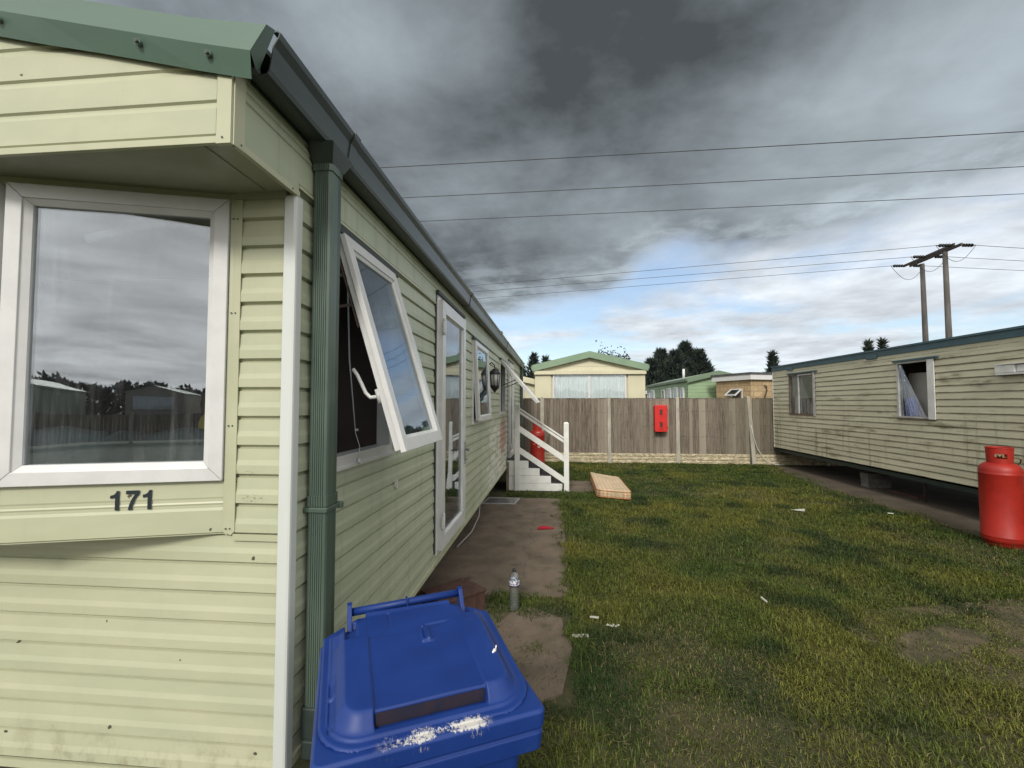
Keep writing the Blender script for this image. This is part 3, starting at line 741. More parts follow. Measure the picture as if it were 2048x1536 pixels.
# things inside the bay
mb = MB(); n_ = 60; rows = []
for j in range(7):
    row = []
    for k in range(n_+1):
        a = k/n_*1.75; x = -1.28-a; yb = 1.70
        sag = .012*math.sin(a*9)+.008*math.sin(a*23+1)+(-.03 if abs(a-.62) < .03 else 0)
        t = j/6; ang = t*math.pi
        row.append((x, yb+.09-.11*math.cos(ang)+.006*math.sin(a*31+j*2), 1.43+.155*math.sin(ang)*(1+sag*5)+(0.0)))
    rows.append(row)
ids = [[mb.vert(p) for p in r] for r in rows]
for a, b_ in zip(ids[:-1], ids[1:]):
    for k in range(n_): mb.face([a[k], a[k+1], b_[k+1], b_[k]], True)
sf = thing('sofa', 'dark leather sofa back seen inside the front bay window', 'sofa', (-2.1, 1.9, .5))
build('backrest', mb, m_sofa, sf)
mb = MB(); mb.box(-3.1, -1.25, 1.68, 1.90, .5, 1.43); build('backrest', mb, m_sofa, sf, .02); mb = MB(); mb.box(-3.1, -1.25, 1.92, 2.5, .5, .95); build('seat', mb, m_sofa, sf, .04)
m_yel = mat('yellow_plastic', (.62, .50, .05), rough=.4)
bt = thing('plastic_bottle', 'yellow plastic bottle standing behind the sofa inside the bay window', 'bottle', (-1.665, 2.06, 1.43))
mb = MB(); mb.ring([[(-1.665+rx*math.copysign(abs(math.cos(a))**.6, math.cos(a)), 2.06+ry*math.copysign(abs(math.sin(a))**.6, math.sin(a)), 1.43+z) for a in [2*math.pi*k/20 for k in range(20)]] for rx, ry, z in ((.05, .03, 0), (.055, .033, .02), (.055, .033, .17), (.045, .028, .20), (.02, .02, .225))])
build('body', mb, m_yel, bt); mb = MB(); mb.lathe([(.022, .225), (.022, .25), (.0, .252)], (-1.665, 2.06, 1.43), 14); build('cap', mb, m_yel, bt)
tb = MB(); tb.box(-2.3, -1.3, 1.96, 2.3, 1.405, 1.43); tb.box(-2.25, -2.2, 2.0, 2.05, .5, 1.405); tb.box(-1.4, -1.35, 2.0, 2.05, .5, 1.405); tag(build('side_shelf', tb, m_inner), 'dark wooden shelf behind the sofa inside the caravan carrying a yellow bottle', 'shelf')

# piers under the near caravan
def pier(x, y, s_, label, zt=.22, seed=0, grp=None):
    rnd = random.Random(seed); mb = MB(); z = 0
    while z < zt-.01:
        h = min(.1, zt-z); o1 = rnd.uniform(-.02, .02); mb.box(x-s_/2+o1, x+s_/2+o1, y-.11, y+.11, z+.001, z+h-.002); z += h
    return tag(build('block_pier', mb, m_block, bevel=.006), label, 'block', grp)
GP = 'block piers carrying the near caravan'
pier(-1.42, 4.5, .42, 'concrete block pier under the near caravan beside the glazed door', .22, 1, GP)
pier(-1.42, 8.2, .42, 'concrete block pier under the near caravan beside the stairs', .22, 2, GP)
pier(-1.42, 11.2, .42, 'concrete block pier under the far end of the near caravan', .22, 3, GP)
mb = MB(); mb.tube([(-1.0, 6.1, .42), (-.985, 6.0, .33), (-.98, 5.9, .22), (-1.02, 5.6, .10), (-1.12, 5.2, .035)], .008, 8)
tag(build('waste_hose', mb, mat('grey_hose', (.35, .34, .33), rough=.5)), 'thin grey hose hanging from underneath the near caravan to the path', 'hose')

# ================================================================ STAIRS at the second door
SX0, SX1, SY0, SY1 = -.70, .24, 8.70, 9.75
st = thing('entrance_stairs', 'white plastic entrance stairs with dark treads and sloping handrails', 'stairs', (-.2, 9.2, .016))
nst = 4
for sgn_y in (SY0, SY1-.04):
    mb = MB()
    for k in range(nst):
        x1 = SX0+.95-k*.215; mb.box(SX0-.19 if k < 9 else SX0, x1-.09, sgn_y, sgn_y+.035, .018+k*.143+.002, .018+(k+1)*.143-.002)
    build('side_panel', mb, m_white_rail, st, .003)
for k in range(nst):
    x1 = SX0+.95-k*.215
    mb = MB(); mb.box(x1-.30, x1-.055, SY0+.036, SY1-.041, .018+(k+1)*.143-.010, .018+(k+1)*.143+.016)
    mb.box(x1-.10, x1-.085, SY0+.036, SY1-.041, .018+k*.143, .018+(k+1)*.143-.010)
    build('tread', mb, m_tread, st, .003)
mb = MB()
for k in range(1, nst):   # dark tread ends show beyond the white side
    x1 = SX0+.95-k*.215; mb.box(x1-.088, x1+.03, SY0+.006, SY0+.034, .018+k*.143-.135, .018+k*.143-.006)
build('tread_end', mb, m_tread, st)
mb = MB(); mb.box(SX0-.20, SX0+.02, SY0+.036, SY1-.041, .575, .60); build('landing', mb, m_tread, st)
for yy, lab in ((SY0-.045, 'near'),):
    for x, zt in ((SX0+.0, 1.665), (SX1-.0, 1.305)):
        mb = MB(); mb.box(x-.048, x+.048, yy, yy+.09, .018, zt); mb.hexa([(x-.05, yy-.003, zt), (x+.05, yy-.003, zt), (x+.05, yy+.093, zt), (x-.05, yy+.093, zt), (x-.03, yy+.02, zt+.03), (x+.03, yy+.02, zt+.03), (x+.03, yy+.07, zt+.03), (x-.03, yy+.07, zt+.03)])
        build('post', mb, m_white_rail, st, .003)
    for z0, h, w_ in ((1.535, .055, .035), (1.60, .035, .055), (1.21, .12, .04), (.80, .12, .04)):
        dzz = .575
        mb = MB(); x0, x1 = SX0+.03, SX1-.04; y = yy+.045
        mb.hexa([(x0, y-w_/2, z0-h/2), (x0, y+w_/2, z0-h/2), (x0, y+w_/2, z0+h/2), (x0, y-w_/2, z0+h/2), (x1, y-w_/2, z0-h/2-dzz), (x1, y+w_/2, z0-h/2-dzz), (x1, y+w_/2, z0+h/2-dzz), (x1, y-w_/2, z0+h/2-dzz)])
        build('handrail' if z0 > 1.4 else 'rail', mb, m_white_rail, st, .003)
mb = MB(); mb.box(SX0-.21, SX0-.16, SY0-.02, SY0+.05, .018, .56); build('timber_strut', mb, mat('grey_timber', (.22, .18, .12), (.13, .11, .08), 8, rough=.9, stretch=(8, 8, 1)), st)

# ================================================================ GAS CYLINDERS
def gas(name, label, x, y, H_, r, rot, tall=True):
    t = thing(name, label, 'gas cylinder', (x, y, .0), 'red gas cylinders')
    prof = [(r*.80, .0), (r*.86, .012), (r*.86, .05), (r*.90, .055), (r*.98, .075), (r, .10), (r, .118), (r*1.012, .122), (r*1.012, .130), (r, .134)]
    s_ = H_-.18
    prof += [(r, s_-.135), (r*1.012, s_-.131), (r*1.012, s_-.123), (r, s_-.119), (r, s_-.095), (r*.975, s_-.065), (r*.90, s_-.035), (r*.74, s_-.010), (r*.55, s_+.004), (.0, s_+.012)]
    mb = MB(); mb.lathe(prof, (x, y, 0), 48); b_ = build('body', mb, m_red, t)
    # shroud with hand holes
    mb = MB(); R0, R1 = r*.56, r*.60; zb, zt = H_-.185, H_; n_ = 48
    hole = lambda k: (k % 24) in (9, 10, 11, 12, 13, 14, 15)
    zz = [zb, zb+.06, zb+.115, zt]
    for rr in (R0, R1):
        for i in range(3):
            for k in range(n_):
                if i == 1 and hole(k): continue
                if rot is not None and 40 <= k: pass
                a0, a1 = rot+2*math.pi*k/n_, rot+2*math.pi*(k+1)/n_
                fl = [1+.06*(z-zb)/.18 for z in zz]
                mb.face([mb.vert((x+rr*fl[i]*math.cos(a0), y+rr*fl[i]*math.sin(a0), zz[i])), mb.vert((x+rr*fl[i]*math.cos(a1), y+rr*fl[i]*math.sin(a1), zz[i])),
                         mb.vert((x+rr*fl[i+1]*math.cos(a1), y+rr*fl[i+1]*math.sin(a1), zz[i+1])), mb.vert((x+rr*fl[i+1]*math.cos(a0), y+rr*fl[i+1]*math.sin(a0), zz[i+1]))], True)
    mb.ring([[(x+(R1*1.06-.004+q*math.cos(p))*math.cos(2*math.pi*k/n_), y+(R1*1.06-.004+q*math.cos(p))*math.sin(2*math.pi*k/n_), zt+q*math.sin(p)) for k in range(n_)] for p in [2*math.pi*j/8 for j in range(9)] for q in (.009,)], cap=False)
    build('shroud', mb, m_red, t)
    mb = MB(); mb.lathe([(.016, -.19), (.016, -.13), (.024, -.13), (.024, -.09), (.0, -.09)], (x, y, H_), 14)
    v_ = build('valve', mb, m_brass, t)
    return t
gc1 = gas('gas_cylinder', 'tall red gas cylinder standing on the grass beside the right hand caravan', 5.33, 5.95, 1.165, .19, R(140))
mb = MB(); mb.tube([(5.33, 5.95, 1.045), (5.46, 5.94, 1.045), (5.53, 5.95, 1.04), (5.585, 5.97, 1.02), (5.60, 6.0, .98), (5.62, 6.1, .9), (5.8, 6.2, .7), (5.98, 6.2, .6)], .008, 8)
build('hose', mb, m_brass, gc1)
gc2 = gas('gas_cylinder', 'red gas cylinder standing behind the white entrance stairs', -.41, 11.35, 1.20, .185, R(255))
m_wprint = mat('white_print', (.7, .68, .66), rough=.5)
mb = MB()   # white stencilled marks on its side
for (z, a0, a1, hh) in ((.83, -110, -88, .018), (.80, -116, -96, .012), (.66, -84, -60, .02), (.625, -84, -62, .015), (.60, -84, -64, .015), (.97, -92, -70, .012), (.68, -118, -104, .014)):
    k0 = int(a0); 
    for k in range(k0, int(a1), 4):
        aa, ab = R(k), R(k+2.8); rr = .1865
        mb.quad((-.41+rr*math.cos(aa), 11.35+rr*math.sin(aa), z), (-.41+rr*math.cos(ab), 11.35+rr*math.sin(ab), z), (-.41+rr*math.cos(ab), 11.35+rr*math.sin(ab), z+hh), (-.41+rr*math.cos(aa), 11.35+rr*math.sin(aa), z+hh))
build('stencil_print', mb, m_wprint, gc2)

# ================================================================ WHEELIE BIN
m_bin = mat('blue_bin_plastic', (.006, .027, .150), (.008, .034, .178), 5, .35, .65, rough=.46, spec=.35, bump=.05, bscale=220, c3=(.022, .05, .17), s3=7, lo3=.62, hi3=.85, st3=(1, .4, 1))
BIN_O = Vector((-.033, 1.19, 0)); BR = R(26)
bx_, by_ = Vector((math.cos(BR), math.sin(BR), 0)), Vector((-math.sin(BR), math.cos(BR), 0))
def BL(x, y, z): return BIN_O+bx_*x+by_*y+Vector((0, 0, z))       # x: -.54..0, y: 0..0.5
def splat(N, g):
    rel = N.vm('SUBTRACT', g, tuple(BIN_O))
    x = N.vm('DOT_PRODUCT', rel, tuple(bx_)); y = N.vm('DOT_PRODUCT', rel, tuple(by_)); z = N.sep(g)[2]
    a = N.m('MULTIPLY', N.sm(x, -.42, -.34), N.sm(x, -.13, -.17))
    up = N.sm(N.m('ABSOLUTE', N.m('SUBTRACT', z, .9335)), .0135, .001)
    low = N.m('MULTIPLY', N.sm(N.m('ABSOLUTE', N.m('SUBTRACT', z, .915)), .030, .0), .55)
    fr = N.sm(y, .016, .008)
    clump = N.noise(g, 17, 2, .5); fine = N.noise(N.vm('MULTIPLY', g, (1.6, 1.6, .35)), 90, 6, .8)
    v = N.m('ADD', N.m('MULTIPLY', clump, .42), N.m('MULTIPLY', fine, .58))
    sc_ = N.m('MULTIPLY', N.m('MAXIMUM', up, low), .20)
    return N.m('MULTIPLY', N.sm(N.m('ADD', v, sc_), .665, .72), N.m('MULTIPLY', N.m('MULTIPLY', a, fr), N.m('ADD', N.m('MULTIPLY', N.m('MAXIMUM', up, low), .9), 0., clamp=True))), (.58, .56, .50, 1)
add_mask_color(m_bin, splat)
def worn_edges(N, g):
    pt_ = N.new('ShaderNodeNewGeometry').outputs['Pointiness']
    return N.m('MULTIPLY', N.sm(pt_, .53, .60), .5), (.06, .11, .32, 1)

wb_ = thing('wheelie_bin', 'blue plastic wheelie bin with closed lid standing beside the near caravan', 'bin', tuple(BL(-.27, .25, 0)))
def rrect(x0, x1, y0, y1, r, z, n_=6):
    pts = []
    for cx, cy, a0 in ((x1-r, y0+r, -90), (x1-r, y1-r, 0), (x0+r, y1-r, 90), (x0+r, y0+r, 180)):
        for k in range(n_+1):
            a = R(a0+90*k/n_); pts.append(BL(cx+r*math.cos(a), cy+r*math.sin(a), z))
    return pts
mb = MB()
lev = [(.0, .055, .03, .04), (.03, .050, .03, .04), (.82, .040, .03, .02), (.830, .036, .03, .017), (.832, .004, .02, -.018), (.875, .0, .022, -.022), (.878, .0045, .02, -.016), (.884, .0045, .02, -.016), (.888, -.002, .022, -.024), (.925, -.004, .022, -.026), (.932, .002, .02, -.020), (.932, .035, .02, .012)]
for tup in (lev,):
    rings = []
    for z, ins, r_, yf in tup:
        taper = .065*(1-min(z, .83)/.83)
        rings.append(rrect(-.54+ins+taper, 0-ins-taper, max(yf, yf)+taper*.9, .50-ins-taper*.6, max(r_, .012), z+(0)))
    mb.ring(rings, smooth=False)
build('body', mb, m_bin, wb_, .003)
# lid as a height field
nx, ny = 230, 230
def ss(x, a, b_): t = np.clip((x-a)/(b_-a), 0, 1); return t*t*(3-2*t)
X_, Y_ = np.meshgrid(np.linspace(-.533, -.012, nx), np.linspace(-.008, .500, ny), indexing='ij')
xc = -.2725; hw = .2605
u_ = (X_-xc)/hw; ax_ = np.abs(X_-xc)
# signed inset from the outline: rounded front corners, chamfered back corners
def inset(X, Y):
    dxr = hw-np.abs(X-xc); dyf = Y+.008; dyb = .500-Y
    r = .10
    cxx = np.maximum(r-dxr, 0); cyy = np.maximum(r-dyf, 0)
    dfront = np.where((cxx > 0) & (cyy > 0), r-np.hypot(cxx, cyy), np.minimum(dxr, dyf))
    dch = (dxr*.62+dyb*.78)-.062
    return np.minimum(np.minimum(dfront, dyb), dch)
I_ = inset(X_, Y_)
h = .004*ss(I_, .000, .004)
h += .006*(ss(I_, .018, .022))*1.0
pad = ss(ax_, .135, .139)                              # outer lobes
dome = ss(I_, .024, .062)
frontdrop = ss(Y_, .046, .050)
center = 1-pad
plate = .034*dome
plate_c = .030*ss(Y_, .050, .053)*ss(I_, .02, .035)-.010*ss(Y_, .030, .033)*(1-ss(Y_, .049, .0495))
lx = plate*pad+np.minimum(plate_c, .026)*center
h += lx
# pads end in a soft nose, rear part steps down along a bent line
line_y = .325+np.where(X_ > xc, (X_-xc)*.20, (X_-xc)*-.04)
h += -.005*ss(Y_, line_y-.004, line_y+.004)*ss(I_, .03, .05)
h += -.006*pad*ss(Y_, .335, .345)*ss(I_, .03, .05)
# grooves for the hinge arms
for gx, g0, g1 in ((-.182, .350, .475), (.180, .385, .488)):
    gm = ss(X_-xc, gx-.018, gx-.015)*(1-ss(X_-xc, gx+.015, gx+.018))*ss(Y_, g0, g0+.004)*(1-ss(Y_, g1, g1+.004)); h -= .020*gm
gm = ss(X_-xc, -.075, -.072)*(1-ss(X_-xc, -.066, -.063))*ss(Y_, .37, .40)*(1-ss(Y_, .45, .455)); h -= .0035*gm
# latch relief in the middle
gm = ss(X_-xc, .010, .014)*(1-ss(X_-xc, .036, .040))*ss(Y_, .265, .269)*(1-ss(Y_, .350, .354)); h += .008*gm
gm = ss(X_-xc, .018, .020)*(1-ss(X_-xc, .024, .026))*ss(Y_, .275, .279)*(1-ss(Y_, .340, .344)); h -= .006*gm
rr_ = np.hypot(X_-xc-.040, (Y_-.285)*.8); h += .004*(1-ss(rr_, .014, .017))
tri = ss(Y_, .345, .349)*(1-ss(Y_, .358+(X_-xc-.02)*.05, .362+(X_-xc-.02)*.05))*ss(X_-xc, .03, .034)*(1-ss(X_-xc, .09, .12)); h -= .004*tri
# window-like recesses beside the left lobe
rc = ss(-(X_-xc), .222, .224)*(1-ss(-(X_-xc), .238, .240))
h -= .006*rc*((ss(Y_, .05, .07)*(1-ss(Y_, .150, .153)))+ss(Y_, .160, .163)*(1-ss(Y_, .20, .225)))
h += .0012*np.sin(X_*21)*np.sin(Y_*17)*dome
zb_ = .934+Y_*.118
Zt = zb_+h
mb = MB(); 
keep = I_ > -.0015
idx = -np.ones(X_.shape, int)
for i in range(nx):
    for j in range(ny):
        if keep[i, j]: idx[i, j] = mb.vert(BL(X_[i, j], Y_[i, j], Zt[i, j]))
for i in range(nx-1):
    for j in range(ny-1):
        q = (idx[i, j], idx[i+1, j], idx[i+1, j+1], idx[i, j+1])
        if min(q) >= 0: mb.face(q, True)
        elif sum(v >= 0 for v in q) == 3: mb.face([v for v in q if v >= 0], True)
lid = build('lid', mb, m_bin, wb_)
md = lid.modifiers.new('thick', 'SOLIDIFY'); md.thickness = .012; md.offset = -1
mb = MB(); mb.tube([BL(-.455, .520, 1.010), BL(-.088, .520, 1.022)], .0125, 16)
hb = build('handle', mb, m_bin, wb_)
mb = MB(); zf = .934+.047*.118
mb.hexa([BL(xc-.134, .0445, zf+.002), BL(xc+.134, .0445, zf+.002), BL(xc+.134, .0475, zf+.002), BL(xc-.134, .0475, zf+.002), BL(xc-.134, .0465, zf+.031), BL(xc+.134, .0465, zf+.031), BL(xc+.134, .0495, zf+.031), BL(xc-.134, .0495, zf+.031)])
build('recess_shade_plate', mb, mat('shaded_grimy_recess', (.004, .005, .022), (.016, .008, .016), 20, rough=.7), wb_)  # thin dark plate; shade of the grip hollow is in its colour, with grime
mb = MB()
for x in (-.457, -.086):
    mb.prism([(.475, .955), (.540, .985), (.540, 1.028), (.525, 1.042), (.508, 1.038), (.46, .975)], lambda p, q: BL(x-.007, p, q), lambda p, q: BL(x+.007, p, q))
mb.prism([(.50, .985), (.538, 1.0), (.538, 1.03), (.505, 1.035)], lambda p, q: BL(-.274, p, q), lambda p, q: BL(-.268, p, q))
mb.fbox(lambda a, b_, c: BL(a, b_, c), -.44, -.30, .494, .506, .973, .984); mb.fbox(lambda a, b_, c: BL(a, b_, c), -.24, -.11, .494, .506, .976, .987)
build('hinge_bracket', mb, m_bin, hb, .002)
for x in (-.47, -.07):
    mb = MB(); mb.ring([[BL(xx, .50+r_*math.cos(a), .1+r_*math.sin(a)) for a in [2*math.pi*k/24 for k in range(24)]] for xx, r_ in ((x-.02, .06), (x-.02, .1), (x+.02, .1), (x+.02, .06))]); build('wheel', mb, m_black, wb_)
# scrap of bone-white litter on the lid
mb = MB(); mb.tube([BL(-.085, .150, .990), BL(-.078, .158, .994), BL(-.072, .162, .998)], .004, 6, .0055); mb.tube([BL(-.070, .163, .996), BL(-.068, .164, 1.008)], .002, 6)
tag(build('litter_scrap', mb, mat('white_scrap', (.7, .7, .66), rough=.6), smooth=True), 'tiny white scrap of litter lying on the blue bin lid', 'litter')

# ================================================================ WOODEN BOX behind the bin
m_oldwood = mat('red_brown_wood', (.095, .045, .032), (.055, .028, .022), 5, rough=.7, stretch=(6, 1.5, 1), c3=(.18, .10, .07), s3=8, lo3=.6, hi3=.7)
wbx = thing('wooden_step', 'weathered red brown wooden step box on the path behind the blue bin', 'step', (-.82, 3.62, .014))
WF = frameF((-.80, 3.60, .014), (math.cos(R(46)), math.sin(R(46)), 0), (-math.sin(R(46)), math.cos(R(46)), 0))
WB = lambda a, b_, c: WF(a, c, b_)
mb = MB()
for k in range(3): mb.fbox(WB, -.21, .21, -.16+k*.108, -.057+k*.108, .180, .200)
build('top', mb, m_oldwood, wbx, .003)
mb = MB(); mb.fbox(WB, -.20, .20, -.15, -.13, 0, .18); mb.fbox(WB, -.20, .20, .135, .155, 0, .18); mb.fbox(WB, -.205, -.185, -.13, .135, 0, .18); mb.fbox(WB, .185, .205, -.13, .135, 0, .18); build('side', mb, m_oldwood, wbx, .002)

# ================================================================ WATER BOTTLE
m_pet = bpy.data.materials.new('clear_bottle_plastic'); m_pet.use_nodes = True; N = NT(m_pet.node_tree); N.n.clear()
tr = N.new('ShaderNodeBsdfTransparent'); tr.inputs[0].default_value = (.90, .93, .95, 1)
gl = N.new('ShaderNodeBsdfGlossy'); gl.inputs['Roughness'].default_value = .16
lw = N.new('ShaderNodeLayerWeight'); lw.inputs[0].default_value = .45
mx_ = N.new('ShaderNodeMixShader'); df_ = N.new('ShaderNodeBsdfDiffuse'); df_.inputs[0].default_value = (.7, .74, .76, 1); m0_ = N.new('ShaderNodeMixShader'); m0_.inputs[0].default_value = .07; N.l.new(tr.outputs[0], m0_.inputs[1]); N.l.new(df_.outputs[0], m0_.inputs[2]); N.l.new(lw.outputs['Facing'], mx_.inputs[0]); N.l.new(m0_.outputs[0], mx_.inputs[1]); N.l.new(gl.outputs[0], mx_.inputs[2])
o_ = N.new('ShaderNodeOutputMaterial'); N.l.new(mx_.outputs[0], o_.inputs[0])
wbt = thing('water_bottle', 'empty clear plastic water bottle standing upright on the path', 'bottle', (-.326, 3.73, .016))
pr = [(.0, .004), (.034, .0), (.041, .012)]
z = .03
while z < .19: pr += [(.041, z), (.038, z+.009), (.041, z+.018)]; z += .024
pr += [(.043, .20), (.043, .255), (.039, .272), (.026, .292), (.0145, .300), (.0135, .315)]
mb = MB(); mb.lathe(pr, (-.326, 3.73, .016), 28, cap=False); build('body', mb, m_pet, wbt)
m_blab = mat('bottle_label', (.75, .77, .80), (.16, .14, .25), 55, .50, .53, rough=.4)
mb = MB(); mb.lathe([(.0435, .205), (.0435, .245)], (-.326, 3.73, .016), 28, cap=False); build('label_sleeve', mb, m_blab, wbt)
mb = MB(); mb.lathe([(.0437, .195), (.0437, .206)], (-.326, 3.73, .016), 28, cap=False); build('label_band', mb, mat('dark_purple', (.03, .02, .05), rough=.4), wbt)
mb = MB(); mb.lathe([(.0155, .308), (.0155, .322), (.010, .324), (.0095, .333), (0, .334)], (-.326, 3.73, .016), 16); build('cap', mb, m_black, wbt)

# ================================================================ SMALL THINGS ON THE GROUND
mb = MB()
rings = []
for k in range(12):
    t = k/11; L = -.10+.22*t; w_ = .038+.012*math.sin(t*math.pi*1.7+.4); w_ *= 1 if 0 < k < 11 else .5; hh = .034+.012*math.sin(t*5+.5); pr_s = math.sin(math.pi*min(max(t*.92+.04, 0), 1))**.45; w_ = (.040+.008*math.cos(t*6.3))*pr_s; hh *= pr_s
    rings.append([(-.12+L*1.0+.03*q*0, 6.10+L*.25+w_*math.cos(a), .020+max(0, hh*math.sin(a))+.004) for a in [2*math.pi*j/12 for j in range(12)] for q in (0,)])
mb.ring(rings); tag(build('cloth_slipper', mb, m_slipper), 'single dark red slipper lying on the concrete path', 'slipper')
mb = MB(); mb.box(-1.18, -.66, 7.56, 8.0, .020, .034)
mh = thing('drain_cover', 'flat pale framed drain cover on the path near the stairs', 'cover', (-.92, 7.78, .02))
FM = lambda a, b_, c: Vector((-1.20+a+.10*b_, 7.50+b_, .019+c))
mb = MB(); mitred(mb, FM, 0, .56, 0, .46, .022, 0, .016); build('frame', mb, mat('worn_aluminium', (.40, .41, .40), (.30, .31, .30), 8, rough=.4), mh, .002)
mb = MB(); mb.fbox(FM, .02, .54, .02, .44, .001, .010); build('plate', mb, mat('dull_glass_plate', (.13, .13, .12), (.18, .18, .17), 6, rough=.25), mh)
m_stick = mat('white_plastic_strip', (.50, .49, .42), rough=.5)
def stick(x, y, L, w_, ang, label, z=.025, tilt=0):
    mb = MB(); dx_, dy_ = math.cos(R(ang))*L/2, math.sin(R(ang))*L/2
    mb.bar((x-dx_, y-dy_, z), (x+dx_, y+dy_, z+tilt), w_, .012); return tag(build('plastic_strip', mb, m_stick), label, 'litter')
stick(.185, 3.33, .115, .026, 5, 'broken white plastic strip lying at the edge of the path and grass', .034)
stick(.31, 3.62, .07, .012, -25, 'short thin white sliver in the grass beside the path', .03, .01)
stick(1.75, 4.02, .055, .008, 120, 'small white stick standing out of the grass in mid lawn', .045, .02)
stick(5.05, 7.35, .07, .025, -30, 'small white scrap at the grass edge before the right caravan', .04)
mb = MB()
for k in range(5): mb.bar((.39+.02*k, 3.50+.012*math.sin(k*2), .03), (.405+.02*k, 3.505+.012*math.cos(k*3), .036), .012, .006)
tag(build('paper_scrap', mb, m_stick), 'crumbled white paper scraps in the grass right of the path', 'litter')
mb = MB(); pts = [(3.68, 7.50), (3.76, 7.47), (3.86, 7.42), (3.84, 7.38), (3.74, 7.42)]; mb.prism(pts, lambda x, y: (x, y, .035), lambda x, y: (x, y, .050+.02*math.sin(x*20)))
tag(build('plastic_wrapper', mb, m_stick), 'crumpled pale plastic wrapper lying on the middle of the lawn', 'litter')

# ================================================================ MATTRESS
m_mat = bpy.data.materials.new('checked_ticking'); m_mat.use_nodes = True; N = NT(m_mat.node_tree); p = N.n['Principled BSDF']; p.inputs['Roughness'].default_value = .9
tc = N.new('ShaderNodeTexCoord').outputs['Object']; MA = 0.
vx = N.vm('DOT_PRODUCT', tc, (math.cos(MA), math.sin(MA), 0)); vy = N.vm('DOT_PRODUCT', tc, (-math.sin(MA), math.cos(MA), 0)); vz = N.sep(tc)[2]
def stripe(v, f): return N.sm(N.m('SINE', N.m('MULTIPLY', v, f)), -.2, .5)
s1 = stripe(vx, 95.); s2 = stripe(vy, 80.); s3 = stripe(vz, 110.)
nz = N.new('ShaderNodeNewGeometry').outputs['Normal']; up_ = N.m('ABSOLUTE', N.sep(nz)[2])
upm = N.sm(up_, .6, .8)
chk = N.m('MULTIPLY', N.m('ADD', s1, N.mix(upm, s3, s2)), .5)
c_ = N.mix(N.m('MULTIPLY', chk, N.m('SUBTRACT', 1., N.m('MULTIPLY', upm, .45))), (.60, .50, .35, 1), (.48, .20, .07, 1))
c_ = N.mix(N.sm(N.noise(tc, 4, 5), .45, .7), c_, (.46, .36, .23, 1)); N.put(p.inputs['Base Color'], c_)
tb_ = N.new('ShaderNodeBump'); tb_.inputs['Strength'].default_value = .7; tb_.inputs['Distance'].default_value = .02
N.put(tb_.inputs['Height'], N.m('MULTIPLY', N.m('ABSOLUTE', N.m('SINE', N.m('MULTIPLY', vx, 24))), N.m('ABSOLUTE', N.m('SINE', N.m('MULTIPLY', vy, 20))))); N.l.new(tb_.outputs[0], p.inputs['Normal'])
MA = R(-20)
mt = thing('mattress', 'old single mattress in orange checked ticking lying on the lawn', 'mattress', (1.05, 8.87, .03))
def mpt(a, b_, z):   # a across (-.33..33), b along
    x = 1.05+math.cos(MA)*a; y = 8.87+math.sin(MA)*a*(1-.35*(b_+.8)/1.6)+b_
    zz = z+.22*max(0, -a-.02)*max(0, b_+.4)+.012*math.sin(b_*3+1)*(z > .1)
    return (x, y, zz+.03)
def mring(ins, z, n_=8):
    pts = []; hw_, hl = .30-ins, .80-ins; r_ = .10
    for cx, cy, a0 in ((hw_-r_, -hl+r_, -90), (hw_-r_, hl-r_, 0), (-hw_+r_, hl-r_, 90), (-hw_+r_, -hl+r_, 180)):
        for k in range(n_+1):
            a = R(a0+90*k/n_); pts.append(mpt(cx+r_*math.cos(a), cy+r_*math.sin(a), z))
        # straight run to the next corner
    return pts
mb = MB(); mb.ring([mring(.02, .0), mring(.0, .012), mring(-.004, .06), mring(-.002, .10), mring(.0, .135), mring(.015, .150), mring(.06, .156), mring(.16, .158)], smooth=True); build('body', mb, m_mat, mt)
m_pipe_or = mat('orange_piping', (.42, .17, .06), rough=.8)
for zz in (.137, .012):
    mb = MB(); rg = mring(-.004, zz); rg = rg+[rg[0]]; mb.tube(rg, .007, 6); build('piping', mb, m_pipe_or, mt)

# ================================================================ FENCE
FNY = 13.05
m_fence = bpy.data.materials.new('weathered_fence_boards'); m_fence.use_nodes = True; N = NT(m_fence.node_tree); p = N.n['Principled BSDF']; p.inputs['Roughness'].default_value = .9
g_ = N.new('ShaderNodeNewGeometry').outputs['Position']; at = N.new('ShaderNodeAttribute', attribute_name='tone').outputs['Fac']
c_ = N.mix(N.sm(N.noise(N.vm('MULTIPLY', g_, (75, 10, 2.2)), 1., 8, .8), .38, .60), (.235, .195, .150, 1), (.068, .052, .038, 1))
c_ = N.mix(at, c_, (.33, .285, .225, 1)); x_, y_, z_ = N.sep(g_)
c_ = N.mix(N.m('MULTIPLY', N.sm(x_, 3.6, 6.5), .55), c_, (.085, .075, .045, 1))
row = N.m('ABSOLUTE', N.m('SUBTRACT', N.m('FRACT', N.m('MULTIPLY', N.m('ADD', z_, N.m('MULTIPLY', N.noise(g_, .8, 2), .25)), 2.9)), .5))
nl = N.m('MULTIPLY', N.sm(row, .035, .012), N.sm(N.noise(N.vm('MULTIPLY', g_, (9, 1, 3)), 1.2, 6, .8), .50, .60))
c_ = N.mix(N.m('MULTIPLY', nl, .7), c_, (.045, .035, .028, 1)); N.put(p.inputs['Base Color'], c_)
m_fback = mat('gap_shade_backing', (.035, .028, .022), rough=.9)  # dark sheet added behind the boards; its colour stands for shade in gaps
m_fpost = mat('concrete_post', (.42, .39, .32), (.30, .28, .23), 6, rough=.9, bump=.3, bscale=80, stretch=(1, 1, .4))
m_grav = mat('rock_faced_board', (.56, .49, .34), (.34, .29, .19), 9, .3, .62, rough=.92, bump=.3, bscale=60, c3=(.20, .17, .11), s3=5, lo3=.6, hi3=.75)
